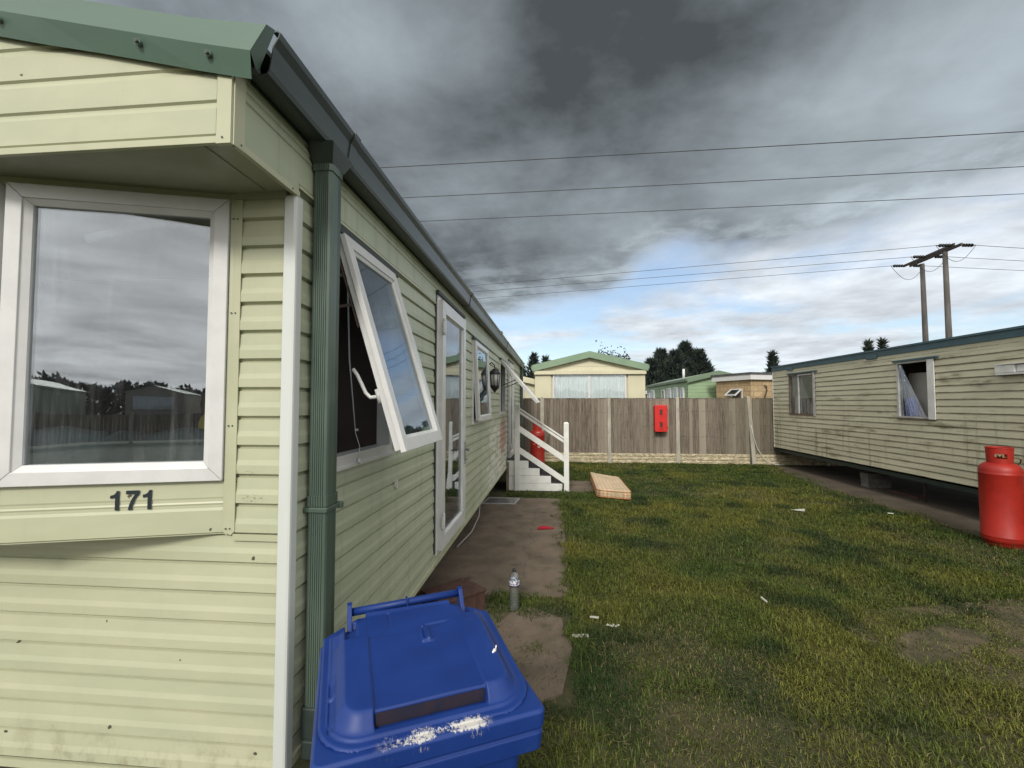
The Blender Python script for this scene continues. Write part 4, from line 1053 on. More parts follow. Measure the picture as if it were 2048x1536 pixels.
fn = thing('garden_fence', 'weathered closeboard timber fence with concrete posts and rock faced gravel boards', 'fence', (2.0, FNY, 0))
px_ = [-4.2, -2.25, -.33, 1.57, 3.46, 5.43, 7.40, 9.35]
for i, x in enumerate(px_):
    mb = MB(); lean = .06 if i == 5 else 0
    mb.hexa([(x-.055+lean, FNY-.06, 0), (x+.055+lean, FNY-.06, 0), (x+.055+lean, FNY+.05, 0), (x-.055+lean, FNY+.05, 0), (x-.045-lean, FNY-.06, 1.865+.02*(i == 5)), (x+.045-lean, FNY-.06, 1.865+.02*(i == 5)), (x+.045-lean, FNY+.05, 1.865+.02*(i == 5)), (x-.045-lean, FNY+.05, 1.865+.02*(i == 5))])
    build('post', mb, m_fpost, fn, .008)
for i in range(len(px_)-1):
    xa, xb = px_[i]+.052, px_[i+1]-.052; L = xb-xa
    rnd = random.Random(50+i); nb_ = int(L/.088); mb = MB(); tones = []
    for k in range(nb_):
        x0 = xa+L*k/nb_; x1 = x0+L/nb_-.006; zt = 1.825+rnd.uniform(-.006, .006)
        nf0 = len(mb.f); jo = rnd.uniform(-.002, .002)
        mb.hexa([(x0, FNY-.012+jo, .285), (x1, FNY-.040+jo, .285), (x1, FNY-.014+jo, .285), (x0, FNY-.004+jo, .285), (x0, FNY-.012+jo, zt), (x1, FNY-.040+jo, zt), (x1, FNY-.014+jo, zt), (x0, FNY-.004+jo, zt)])
        tv = max(0, rnd.gauss(.22, .24)); tones += [min(tv, .9)]*(len(mb.f)-nf0)
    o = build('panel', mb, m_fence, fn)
    at_ = o.data.attributes.new('tone', 'FLOAT', 'FACE'); at_.data.foreach_set('value', tones)
    mb = MB(); mb.box(xa, xb, FNY-.036, FNY+.012, 1.826, 1.842); build('capping', mb, m_fence, fn)
    mb = MB(); mb.box(xa, xb, FNY+.001, FNY+.012, .286, 1.82); build('gap_shade_sheet', mb, m_fback, fn)
    # rock-faced gravel board
    mb = MB(); nxg, nzg = 46, 16; rn = np.random.RandomState(i); ids = []
    courses = [0, .33, .66, 1.0]
    rockn = rn.rand(nxg+1, nzg+1)
    for a in range(nxg+1):
        r_ = []
        for c in range(nzg+1):
            t = c/nzg; dz_ = min(abs(t-q) for q in courses); row_ = int(min(t*3, 2.99)); jx = ((a/nxg*L)/.30+row_*.5) % 1.0
            dj = min(jx, 1-jx)
            dep = .030*min(1, dz_/.06)*min(1, dj/.05)*(.55+.7*rockn[a, c])
            r_.append(mb.vert((xa+L*a/nxg, FNY-.020-dep, .0+.285*t)))
        ids.append(r_)
    for a in range(nxg):
        for c in range(nzg): mb.face([ids[a][c], ids[a+1][c], ids[a+1][c+1], ids[a][c+1]])
    mb.box(xa, xb, FNY-.018, FNY+.03, 0, .284)
    build('gravel_board', mb, m_grav, fn)
# extinguisher box on the fence
fx = thing('extinguisher_box', 'red plastic fire extinguisher box with two small windows hung on the fence', 'fire box', (2.96, FNY-.05, .90))
mb = MB(); mb.box(2.80, 3.12, FNY-.26, FNY-.036, .92, 1.63); build('case', mb, m_redbox, fx, .025)
mb = MB(); mb.box(2.785, 3.125, FNY-.285, FNY-.262, .905, 1.645); dl = build('door', mb, m_redbox, fx, .012)
for z in (1.44, 1.10):
    mb = MB(); FX = lambda a, b_, c: Vector((2.955+a, FNY-.2855-c, z+b_)); mitred(mb, FX, -.055, .055, -.095, .095, .018, -.002, .010, gap=0); build('window_frame', mb, m_redbox, dl, .002)
    mb = MB(); mb.fbox(FX, -.037, .037, -.077, .077, 0, .004); build('window_pane', mb, mat('smoked_window', (.10, .04, .035), rough=.15), dl)
mb = MB()
for z in (1.50, 1.02): mb.box(3.124, 3.140, FNY-.28, FNY-.24, z-.03, z+.03)
mb.box(2.89, 3.02, FNY-.290, FNY-.286, .96, .975); build('latch', mb, mat('dark_red_plastic', (.25, .012, .01), rough=.4), fx)
# white cable hanging behind the leaning post
mb = MB(); mb.tube([(5.40, FNY-.09, 1.1), (5.47, FNY-.09, .75), (5.56, FNY-.10, .45), (5.72, FNY-.12, .18), (5.95, FNY-.2, .04), (6.2, FNY-.25, .03)], .007, 6)
tag(build('loose_cable', mb, m_upvc_dirty), 'thin pale cable hanging down the fence to the ground by the right caravan', 'cable')

# ================================================================ RIGHT CARAVAN
RXW = 6.0; RY0, RY1 = .2, 12.93; RB, RT = .50, 2.56
m_rclad = mat('weathered_cream_cladding', (.54, .515, .375), (.45, .425, .305), 2.2, .3, .7, rough=.55, stretch=(1, .35, 3), c3=(.15, .135, .075), s3=2.6, lo3=.52, hi3=.72, st3=(1, .5, 2.2))
def rstreak(N, g):
    x, y, z = N.sep(g)
    n = N.noise(N.vm('MULTIPLY', g, (1, 7., .5)), 1.3, 7, .7)
    edge = N.sm(N.m('ABSOLUTE', N.m('SUBTRACT', N.m('FRACT', N.m('DIVIDE', N.m('SUBTRACT', z, .50), .1045)), .02)), .16, .02)
    return N.m('MAXIMUM', N.m('MULTIPLY', N.sm(n, .53, .70), N.m('MULTIPLY', N.sm(z, 2.1, .8), .62)), N.m('MULTIPLY', edge, N.m('MULTIPLY', N.sm(N.noise(N.vm('MULTIPLY', g, (1, 1, 3)), 3, 6, .7), .34, .58), .85))), (.105, .085, .045, 1)
add_mask_color(m_rclad, rstreak)
def rust(N, g):
    z = N.sep(g)[2]
    return N.m('MULTIPLY', N.sm(N.m('ADD', N.noise(g, 26, 7, .75), N.sm(z, .16, .0, 0., .16)), .62, .70), .75), (.12, .045, .02, 1)
add_mask_color(m_red, rust)
m_blgreen = mat('blue_green_trim', (.045, .095, .115), (.035, .075, .09), 3, rough=.45)
m_brownframe = mat('brown_window_frame', (.16, .115, .085), (.10, .075, .06), 8, rough=.6)
m_greyalu = mat('grey_aluminium_frame', (.48, .48, .45), (.36, .36, .34), 8, rough=.45)
rc_ = thing('static_caravan', 'weathered cream static caravan with blue green roof band, on the right side', 'caravan', (7.5, 6.6, 0))
RF = frameF((RXW, 0, 0), (0, 1, 0), (-1, 0, 0))
V1 = (10.93, 12.08, 1.40, 2.42); V2 = (7.68, 8.46, 1.44, 2.41)
RP = [(0., -.006), (.05, .014), (.42, .010), (.50, .010), (.90, .003), (.93, -.006), (1., -.006)]
mb = MB(); siding(mb, RF, RY0, RY1, RB, 2.44, [V1, V2], phase=.50, pitch=.1045, prof=RP, step=.5, amp=.002); 
mb.fbox(RF, RY0, RY1, 2.442, 2.56, .0, .010); build('side_wall', mb, m_rclad, rc_)
EFr = frameF((RXW, RY1, 0), (1, 0, 0), (0, 1, 0)); EF2 = frameF((RXW, RY0, 0), (1, 0, 0), (0, -1, 0))
def rlim(z): s_ = max(0., (z-2.56)/.16); return (s_, 3.05-s_)
mb = MB(); siding(mb, EFr, 0, 3.05, RB, 2.80, phase=.50, pitch=.1045, prof=RP, lim=rlim); siding(mb, EF2, 0, 3.05, RB, 2.80, phase=.50, pitch=.1045, prof=RP, lim=rlim); build('end_wall', mb, m_rclad, rc_)
mb = MB(); mb.box(RXW+3.03, RXW+3.06, RY0, RY1, RB, RT); mb.box(RXW+2.2, RXW+2.23, RY0, RY1, RB, RT-.02); mb.box(RXW+.02, RXW+2.2, 9.7, 9.73, RB, RT-.02); mb.box(RXW+.02, RXW+2.2, 6.9, 6.93, RB, RT-.02); build('inner_wall', mb, mat('beige_interior', (.62, .57, .50), rough=.7), rc_)
mb = MB(); mb.box(RXW+.012, RXW+3.04, RY0+.02, RY1-.02, RB-.03, RB+.02); mb.box(RXW+.012, RXW+3.04, RY0+.02, RY1-.02, RT-.02, RT); build('floor', mb, m_steel, rc_)
mb = MB(); mb.fbox(RF, RY0, RY1+.01, RB-.10, RB-.002, -.03, -.012); build('bottom_rail', mb, mat('dark_green_rail', (.018, .03, .027), rough=.5), rc_)
mb = MB(); mb.fbox(RF, RY0, RY1+.012, 2.555, 2.675, -.02, .028); mb.fbox(RF, RY0, RY1+.014, 2.655, 2.690, .0, .048)
for y in (12.0, 9.05, 6.1): mb.fbox(RF, y-.14, y+.14, 2.525, 2.60, .010, .040)
build('eave_band', mb, m_blgreen, rc_, .004)
mb = MB(); pts = []
for k in range(9):
    t = k/8; pts.append((RXW-.03+t*3.11, 2.690+.17*math.sin(t*math.pi)))
mb.prism(pts+[(RXW+3.08, 2.66), (RXW-.03, 2.66)], lambda x, z: (x, RY0, z), lambda x, z: (x, RY1, z)); build('roof', mb, mat('old_roof_sheet', (.22, .23, .235), (.15, .16, .165), 2, rough=.6), rc_)
mb = MB(); mb.box(RXW-.016, RXW+.03, RY1-.01, RY1+.016, RB, 2.56); build('corner_trim', mb, m_upvc_dirty, rc_)
m_curt = mat('beige_curtain', (.66, .58, .50), (.55, .48, .41), 6, rough=.9)
def curtain(mb, F, outline, c, amp=.018, freq=60, nz_=10, na=60):
    """outline(t)->(a0,a1) for t 0..1 top to bottom, z0,z1 in outline attr"""
    z1, z0, fn_ = outline
    rows = []
    for j in range(nz_+1):
        t = j/nz_; a0, a1 = fn_(t); rows.append([mb.vert(F(a0+(a1-a0)*k/na, z1+(z0-z1)*t, c+amp*math.sin(freq*(k/na)*max(.3, 1)))) for k in range(na+1)])
    for r0, r1 in zip(rows[:-1], rows[1:]):
        for k in range(na): mb.face([r0[k], r0[k+1], r1[k+1], r1[k]], True)
# window with draped curtain
mb = MB(); mitred(mb, RF, *V1, .045, -.05, .022); v1 = build('window', mb, m_brownframe, rc_)
mb = MB(); mb.fbox(RF, V1[0], V1[0]+.075, V1[2], V1[3], .020, .030); mb.fbox(RF, V1[1]-.46, V1[1]-.43, V1[2]+.04, V1[3]-.04, .0, .026); mb.fbox(RF, V1[0]+.07, V1[1]-.43, V1[3]-.055, V1[3]-.03, .02, .028); build('sliding_frame', mb, m_greyalu, v1)
mb = MB(); mb.fbox(RF, V1[0]+.05, V1[1]-.05, V1[2]+.05, V1[3]-.05, -.01, -.004); build('pane', mb, g_clear, v1)
mb = MB(); mb.fbox(RF, V1[0]-.10, V1[1]+.04, V1[3]-.0, V1[3]+.03, .01, .05); build('head_strip', mb, m_blgreen, v1)
mb = MB(); curtain(mb, RF, (V1[3]-.05, V1[2]+.05, lambda t: (V1[1]-.46-(.10*t+.50*t**1.6)*1.0, V1[1]-.05)), -.055, .02, 70); build('curtain', mb, m_curt, v1)
# broken window with plastic sheet and a blue chair behind
mb = MB(); mitred(mb, RF, *V2, .035, -.05, .018); v2 = build('window', mb, m_greyalu, rc_)
mb = MB(); mb.fbox(RF, V2[0]-.10, V2[1]+.05, V2[3], V2[3]+.03, .01, .05); build('head_strip', mb, m_blgreen, v2)
mb = MB(); mb.fbox(RF, V2[0]-.01, V2[1]+.01, V2[2]-.02, V2[2]+.01, .016, .03); build('sill', mb, m_brownframe, v2)
mb = MB(); mb.fbox(RF, V2[0]-.02, V2[0]+.11, V2[2]-.0, V2[3]-.01, .019, .034); build('frame_cover', mb, m_upvc_dirty, v2)
m_sheet = m_glass('clear_plastic_sheet', .07, (.80, .84, .90), .0)
mb = MB(); curtain(mb, RF, (V2[3]-.05, V2[2]+.04, lambda t: (V2[1]-.06-.50*t, V2[1]-.04)), -.02, .012, 45, 12, 40); build('plastic_sheet', mb, m_sheet, v2)
mb = MB(); mb.box(RXW+.28, RXW+.32, 8.02, 8.6, 1.3, 2.22); build('inner_board', mb, mat('cream_board', (.36, .34, .30), rough=.6), v2)
mb = MB(); mb.ring([[(RXW+.11+xx, 8.36+.15*rr*math.cos(a), 1.56+.24*rr*math.sin(a)) for a in [2*math.pi*k/20 for k in range(20)]] for xx, rr in ((0, .6), (.0, .93), (.03, 1.), (.06, .9))])
bc = thing('blue_chair', 'blue padded chair back seen through the plastic covered window of the right caravan', 'chair', (RXW+.2, 8.27, .52))
build('backrest', mb, mat('blue_fabric', (.06, .12, .42), rough=.8), bc); mb = MB(); mb.box(RXW+.08, RXW+.26, 8.20, 8.52, .92, 1.0); build('seat', mb, mat('blue_seat', (.06, .12, .42), rough=.8), bc, .02)
mb = MB(); mb.box(RXW+.13, RXW+.16, 8.34, 8.38, .52, 1.4); build('leg', mb, m_black, bc)
# vent box
mb = MB(); mb.fbox(RF, 6.36, 6.62, 2.10, 2.20, .008, .085); mb.fbox(RF, 6.18, 6.355, 2.105, 2.195, .008, .06); vbx = build('vent_box', mb, m_upvc_dirty, rc_, .006)
mb = MB(); mb.fbox(RF, 6.20, 6.60, 2.07, 2.095, .01, .095); mb.fbox(RF, 6.20, 6.60, 2.205, 2.215, .01, .095); build('vent_louvre', mb, m_upvc, vbx, .002)
# underside
mb = MB()
for x in (RXW+.55, RXW+2.4): mb.box(x-.03, x+.03, RY0+.3, RY1-.2, .30, .46)
for y in (5.6, 6.6): mb.tube([(RXW+.35, y, .30), (RXW+2.6, y, .30)], .03)
build('chassis', mb, m_steel, rc_)
mb = MB(); mb.tube([(RXW+.3, 8.35, .47), (RXW+.3, 8.35, .02)], .02); mb.tube([(RXW+.25, 5.75, .47), (RXW+.25, 5.75, .02)], .02); build('prop_stand', mb, m_steel, rc_)
pier(RXW+.45, 9.75, .44, 'grey concrete block pier under the right caravan', .30, 9, 'block piers carrying the right caravan')
mb = MB(); mb.box(RXW+.35, RXW+.55, 8.6, 9.3, .016, .05); tag(build('timber_offcut', mb, m_oldwood, bevel=.004), 'pale timber offcut lying under the right caravan by the block pier', 'timber')
mb = MB(); mb.tube([(5.96, 5.55, .74), (5.80, 5.55, .74)], .035, 14); mb.tube([(5.80, 5.55, .76), (5.80, 5.55, .35)], .03, 12); build('waste_pipe', mb, m_greyalu, rc_)

# ================================================================ CARAVANS AND BUILDINGS BEYOND
def far_caravan(label, x0, x1, y0, y1, eave, apex, wallm, roofm, trimm, front=(), side=(), group=None, pitch=.15, curtains=None, zb=.5, sideX='min', name='static_caravan', rear=()):
    t = thing(name, label, 'caravan', ((x0+x1)/2, (y0+y1)/2, 0), group)
    xm = (x0+x1)/2; sl_ = (apex-eave)/((x1-x0)/2)
    FFr = frameF((x0, y0, 0), (1, 0, 0), (0, -1, 0)); FBk = frameF((x0, y1, 0), (1, 0, 0), (0, 1, 0)); FL = frameF((x0, y0, 0), (0, 1, 0), (-1, 0, 0)); FR = frameF((x1, y0, 0), (0, 1, 0), (1, 0, 0))
    pr_ = [(0, 0), (.05, .010), (.9, .002), (1, 0)]
    def lm(z): s_ = max(0, (z-eave)/sl_); return (s_, x1-x0-s_)
    mb = MB()
    for F_ in (FFr, FBk): siding(mb, F_, 0, x1-x0, zb, apex-.01, phase=zb, pitch=pitch, prof=pr_, lim=lm, step=9, amp=0)
    for F_ in (FL, FR): siding(mb, F_, 0, y1-y0, zb, eave, phase=zb, pitch=pitch, prof=pr_, step=9, amp=0)
    mb.box(x0+.1, x1-.1, y0+.1, y1-.1, .25, zb+.02)
    build('wall', mb, wallm, t)
    mb = MB(); ov = .06
    for s_ in (-1, 1):
        xe = xm+s_*((x1-x0)/2+ov); ze = eave-sl_*ov
        mb.hexa([(xm, y0-.16, apex), (xe, y0-.16, ze), (xe, y1+.1, ze), (xm, y1+.1, apex), (xm, y0-.16, apex+.05), (xe, y0-.16, ze+.05), (xe, y1+.1, ze+.05), (xm, y1+.1, apex+.05)])
    rf = build('roof', mb, roofm, t)
    mb = MB(); vw = .20
    for s_ in (-1, 1):
        xe = xm+s_*((x1-x0)/2+ov+.01); ze = eave-sl_*(ov+.01)
        mb.hexa([(xm, y0-.185, apex+.055-vw), (xe, y0-.185, ze+.055-vw), (xe, y0-.162, ze+.055-vw), (xm, y0-.162, apex+.055-vw), (xm, y0-.185, apex+.07), (xe, y0-.185, ze+.07), (xe, y0-.162, ze+.07), (xm, y0-.162, apex+.07)])
    for xx in (x0-ov-.05, x1+ov): mb.box(xx, xx+.05, y0-.16, y1+.1, eave-.09, eave+.03)
    build('verge_board', mb, trimm, rf)
    for lst, F_ in ((front, FFr), (side, FL if sideX == 'min' else FR), (rear, FBk)):
        for (a0, a1, b0, b1, kind) in lst:
            mb = MB(); mitred(mb, F_, a0, a1, b0, b1, .05, .0, .085, gap=0)
            if kind == 'double': mb.fbox(F_, (a0+a1)/2-.035, (a0+a1)/2+.035, b0+.05, b1-.05, .0, .083)
            w_ = build('window' if kind != 'door' else 'door', mb, m_upvc, t)
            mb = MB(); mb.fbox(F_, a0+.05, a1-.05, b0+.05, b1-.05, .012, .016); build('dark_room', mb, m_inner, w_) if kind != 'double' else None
            if kind == 'double':
                mb = MB(); curtain(mb, F_, (b1-.05, b0+.05, lambda t_: (a0+.05, a1-.05)), .036, .014, 170, 4, 240); build('curtain', mb, curtains, w_)
            mb = MB(); mb.fbox(F_, a0+.05, a1-.05, b0+.05, b1-.05, .058, .062); build('pane', mb, g_clear if kind == 'double' else g_side, w_)
    return t
m_cream2 = mat('pale_cream_cladding', (.58, .545, .38), (.53, .50, .345), 2, rough=.5)
m_sage = mat('sage_green_trim', (.20, .29, .18), (.17, .25, .16), 2, rough=.45)
m_net = mat('net_curtain', (.82, .84, .80), (.72, .75, .71), 3, .35, .65, rough=.9, stretch=(5, 1, .6))
cb = far_caravan('cream static caravan with sage green gable and net curtains, behind the fence', -.62, 2.98, 15.0, 25.0, 2.90, 3.33, m_cream2, m_sage, m_sage, [(.60, 2.98, .95, 2.68, 'double')], [(2, 3.2, 1.4, 2.4, 'w')], curtains=m_net)
mb = MB(); mb.box(-.62, 2.98, 14.86, 14.995, 2.655, 2.75); mb.box(-.63, 2.99, 14.84, 14.86, 2.64, 2.76); build('gable_overhang', mb, m_cream2, cb)
mb = MB(); mb.box(-.60, -.08, 14.93, 14.99, .5, 2.64); mb.box(2.42, 2.96, 14.93, 14.99, .5, 2.64); build_each('front_panel', mb, m_cream2, cb)
far_caravan('small cream caravan partly hidden behind the sage gabled caravan', -4.2, -.70, 17.5, 26, 2.55, 2.95, m_cream2, mat('pale_roof', (.45, .45, .42), rough=.6), m_cream2, [(2.55, 3.05, 1.4, 2.4, 'w')], [], sideX='max')
m_gside = mat('apple_green_cladding', (.27, .38, .22), (.24, .34, .195), 2, rough=.5); m_groof = mat('mid_green_roof', (.13, .19, .12), rough=.5)
gv = far_caravan('apple green static caravan with many side windows behind the brick block', 5.86, 8.35, 20.3, 29.0, 2.74, 3.04, m_gside, mat('grey_green_roof', (.26, .29, .24), rough=.6), m_groof, [],
            [(.5, 1.0, 1.35, 2.4, 'w'), (1.5, 2.2, .7, 2.45, 'door'), (2.7, 3.4, .7, 2.45, 'door'), (4.0, 4.5, 1.4, 2.4, 'w'), (6.4, 7.2, .9, 2.45, 'door'), (7.7, 8.2, 1.4, 2.3, 'w')])
mb = MB(); mb.tube([(6.3, 22.5, 2.85), (6.3, 22.5, 3.35)], .06, 12); build('flue', mb, m_upvc, gv)
far_caravan('dark low caravan with white verge at the foot of the conifers', 6.2, 9.9, 33.5, 42, 2.35, 2.95, mat('dark_wall', (.07, .07, .07), rough=.7), mat('dark_roof', (.12, .12, .12), rough=.7), m_upvc)
# brick shower block
m_brick = bpy.data.materials.new('buff_blockwork'); m_brick.use_nodes = True; N = NT(m_brick.node_tree); p = N.n['Principled BSDF']; p.inputs['Roughness'].default_value = .9
g_ = N.new('ShaderNodeNewGeometry').outputs['Position']; x_, y_, z_ = N.sep(g_)
bt_ = N.new('ShaderNodeTexBrick'); N.put(bt_.inputs['Vector'], N.comb(N.vm('DOT_PRODUCT', g_, (.571, 1.293, 0)), z_, 0.)); bt_.inputs['Scale'].default_value = 1.; bt_.inputs['Brick Width'].default_value = .44; bt_.inputs['Row Height'].default_value = .215; bt_.inputs['Mortar Size'].default_value = .012
bt_.inputs['Color1'].default_value = (.46, .34, .19, 1); bt_.inputs['Color2'].default_value = (.36, .26, .15, 1); bt_.inputs['Mortar'].default_value = (.16, .12, .08, 1)
c_ = N.mix(N.sm(N.noise(g_, 9, 5), .4, .7), bt_.outputs['Color'], (.36, .25, .13, 1)); N.put(p.inputs['Base Color'], c_)
bb = thing('shower_block', 'flat roofed buff block building with white fascia behind the fence', 'building', (9.5, 20, 0))
ba, bb2 = Vector((-.361, .932, 0)), Vector((.932, .361, 0)); BO = Vector((7.43, 17.74, 0))
BK = lambda a, b_, c: BO+ba*a+bb2*b_+Vector((0, 0, c))      # a along the left wall, b along the right wall
mb = MB(); mb.fbox(lambda a, b_, c: BK(a, b_, c), 0, 1.85, 0, 5.2, 0, 2.60); build('wall', mb, m_brick, bb)
mb = MB(); mb.fbox(BK, -.12, 1.97, -.12, 5.3, 2.585, 2.78); build('fascia', mb, m_upvc, bb)
mb = MB(); mb.fbox(BK, -.15, 2.0, -.15, 5.33, 2.78, 2.86); build('roof', mb, mat('roof_felt', (.05, .05, .052), (.09, .09, .085), 6, rough=.9, bump=.5, bscale=20), bb)
BFr = frameF(BO, ba, -bb2)
mb = MB(); mitred(mb, BFr, .42, 1.0, 1.2, 2.25, .06, -.02, .03, gap=0); wv = build('window', mb, m_upvc, bb)
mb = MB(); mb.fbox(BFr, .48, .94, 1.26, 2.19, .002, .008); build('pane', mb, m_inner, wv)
upv = (-bb2*math.sin(R(52)))*-1; upv = bb2*math.sin(R(52))+Vector((0, 0, math.cos(R(52)))); nnv = -bb2*math.cos(R(52))+Vector((0, 0, math.sin(R(52))))
Fo = frameF(BFr(0, 2.24, .03), ba, nnv, upv)
mb = MB(); mitred(mb, Fo, .42, 1.0, -.42, 0, .05, -.02, .02, gap=0); build('sash', mb, m_upvc, wv); mb = MB(); mb.fbox(Fo, .46, .96, -.38, -.04, -.003, .003); build('sash_pane', mb, g_side, wv)
mb = MB(); vp = [BK(0, .60, 1.6)-ba*.05, BK(0, .58, 1.95)-ba*.06, BK(0, .66, 2.15)-ba*.07, BK(0, .65, 2.3)-ba*.07, BK(0, .58, 2.38)-ba*.06]
mb.tube(vp, .025, 8); build('vent_pipe', mb, m_black, bb)

# ---- behind the photographer (seen mirrored in the bay window)
m_gw = mat('grey_beige_cladding', (.36, .33, .28), (.30, .28, .24), 2, rough=.6)
far_caravan('grey beige static caravan standing behind the photographer, mirrored in the bay window', -12.2, -8.4, -56, -45, 2.75, 3.35, m_gw, m_groof, m_sage, [], [(1, 2, 1.3, 2.3, 'w')], sideX='max', rear=[(.5, 3.2, 1.3, 2.4, 'double')], curtains=m_net)
far_caravan('brown static caravan behind the photographer at the left of the mirrored view', -6.6, -2.9, -52, -41, 2.75, 3.3, mat('brown_cladding', (.25, .18, .13), rough=.6), m_groof, m_sage, [], [(1, 2, 1.3, 2.3, 'w'), (4, 4.8, .6, 2.4, 'door'), (6, 7, 1.3, 2.3, 'w')], sideX='min', rear=[(.4, 1.3, 1.2, 2.4, 'w'), (2.3, 3.3, 1.2, 2.4, 'w')])
far_caravan('dark green static caravan behind the photographer at the right of the mirrored view', -20.5, -16.6, -52, -42, 2.8, 3.3, mat('dull_green_cladding', (.13, .17, .13), rough=.6), m_groof, m_groof)

bf = thing('board_fence', 'low brown board fence crossing behind the photographer, mirrored in the bay window', 'fence', (-8, -19, 0))
for i in range(9):
    xa = -24+i*3.6; rnd = random.Random(90+i); mb = MB(); nb_ = 30; tones = []
    for k in range(nb_):
        x0 = xa+.06+3.48*k/nb_; f0 = len(mb.f); mb.box(x0, x0+3.48/nb_-.012, -19.02, -19.0, .1, 1.30+rnd.uniform(-.01, .01)); tones += [max(0, rnd.gauss(.2, .3))]*(len(mb.f)-f0)
    o = build('panel', mb, m_fence, bf); at_ = o.data.attributes.new('tone', 'FLOAT', 'FACE'); at_.data.foreach_set('value', tones)
    mb = MB(); mb.box(xa-.05, xa+.05, -19.05, -18.95, 0, 1.4); build('post', mb, m_fpost, bf)

# ================================================================ TREES
m_conif = mat('conifer_foliage', (.012, .022, .020), (.040, .058, .038), 1.6, .42, .62, rough=.9, detail=6)
m_bark = mat('bark', (.06, .045, .035), rough=.9)
def np_object(name, V, F, m, parent=None, colors=None, org=(0, 0, 0)):
    me = bpy.data.meshes.new(name); nv, nf, k = len(V), len(F), F.shape[1]
    me.vertices.add(nv); me.vertices.foreach_set('co', (V-np.array(org)).astype(np.float32).ravel())
    me.loops.add(nf*k); me.loops.foreach_set('vertex_index', F.astype(np.int32).ravel())
    me.polygons.add(nf); me.polygons.foreach_set('loop_start', (np.arange(nf)*k).astype(np.int32)); 
    me.update(calc_edges=True)
    if colors is not None:
        ca = me.color_attributes.new('tint', 'FLOAT_COLOR', 'POINT'); ca.data.foreach_set('color', colors.astype(np.float32).ravel())
    me.materials.append(m); o = bpy.data.objects.new(name, me); col.objects.link(o)
    if parent is not None: o.parent = parent
    return o
def leaf_cards(P_, D_, L, W_, rs):
    """P_ base points, D_ directions; diamond shaped sprays"""
    n_ = len(P_); D_ = D_/np.linalg.norm(D_, axis=1, keepdims=True); r = rs.normal(size=(n_, 3)); S_ = np.cross(D_, r); S_ /= np.linalg.norm(S_, axis=1, keepdims=True)
    L = L[:, None]; W2_ = W_[:, None]
    V = np.stack([P_, P_+D_*L*.45+S_*W2_, P_+D_*L, P_+D_*L*.45-S_*W2_], 1).reshape(-1, 3)
    return V, np.arange(n_*4).reshape(-1, 4)
def conifer(x, y, H_, rad, label, n_=2600, seed=0, size=1., base=.05, grp='dark conifers beyond the fence', m=None):
    rs = np.random.RandomState(seed); t = thing('conifer_tree', label, 'tree', (x, y, 0), grp)
    mb = MB(); mb.tube([(0+x, y, 0), (x, y, H_*.55), (x+.03, y, H_*.97)], .16*size, 8, .02); build('trunk', mb, m_bark, t)
    h = (rs.rand(n_)**.85)*(1-base)+base; a = rs.rand(n_)*2*np.pi
    prof = rad*np.clip(1.02-h, .01, 1)**.95*(1+.30*np.sin(a*3+seed+h*9)+.22*np.sin(a*7+h*23))*1.75
    rr = prof*np.sqrt(rs.uniform(.25, 1, n_))*rs.uniform(.8, 1.12, n_)
    P_ = np.stack([x+rr*np.cos(a), y+rr*np.sin(a), h*H_], 1)
    D_ = np.stack([np.cos(a)*.55, np.sin(a)*.55, np.full(n_, .75)], 1)+rs.normal(scale=.35, size=(n_, 3))
    V, F = leaf_cards(P_, D_, rs.uniform(.35, .95, n_)*size, rs.uniform(.05, .10, n_)*size, rs)
    # leading tip
    k = 60; hp = rs.uniform(.86, 1.0, k); P2 = np.stack([x+rs.normal(scale=.05, size=k), y+rs.normal(scale=.05, size=k), hp*H_], 1); D2_ = np.stack([rs.normal(scale=.35, size=k), rs.normal(scale=.35, size=k), np.ones(k)], 1)
    V2, F2 = leaf_cards(P2, D2_, rs.uniform(.2, .5, k)*size, np.full(k, .05*size), rs)
    V = np.vstack([V, V2]); F = np.vstack([F, F2+len(V)-len(V2)])
    np_object('crown', V, F, m or m_conif, t, org=(x, y, 0))
for i, (x, y, H_, r_, lab) in enumerate([
    (9.7, 45.5, 5.7, 1.5, 'dark conifer at the left foot of the tall conifer clump'), (10.8, 46.5, 6.75, 1.6, 'pointed dark conifer second from the left in the clump'),
    (12.0, 45.6, 6.5, 1.6, 'broad dark conifer in the middle of the clump'), (13.2, 46.6, 7.45, 1.7, 'tallest dark conifer of the clump with a spiked tip'),
    (14.3, 45.8, 6.6, 1.5, 'dark conifer right of the tallest one in the clump'), (15.2, 46.8, 5.2, 1.5, 'low dark conifer closing the clump on the right'),
    (-1.75, 40.2, 5.9, .75, 'thin dark conifer just right of the near caravan gutter'), (-2.9, 39.8, 5.0, 1.1, 'low dark conifer beside the near caravan end'), (-.70, 41.0, 5.7, .45, 'slim conifer tip above the left eave of the sage gabled caravan'),
    (19.45, 42.0, 6.05, .55, 'slim lone conifer beyond the far corner of the right caravan'), (27.9, 42.6, 7.0, .30, 'conifer whose tip just clears the right caravan roof'), (29.2, 42.8, 7.15, .28, 'second conifer tip clearing the right caravan roof, nearer the pole')]):
    conifer(x, y, H_, r_, lab, 5200 if r_ > 1.2 else 1800, 11+i, .9 if r_ > 1.2 else .7)
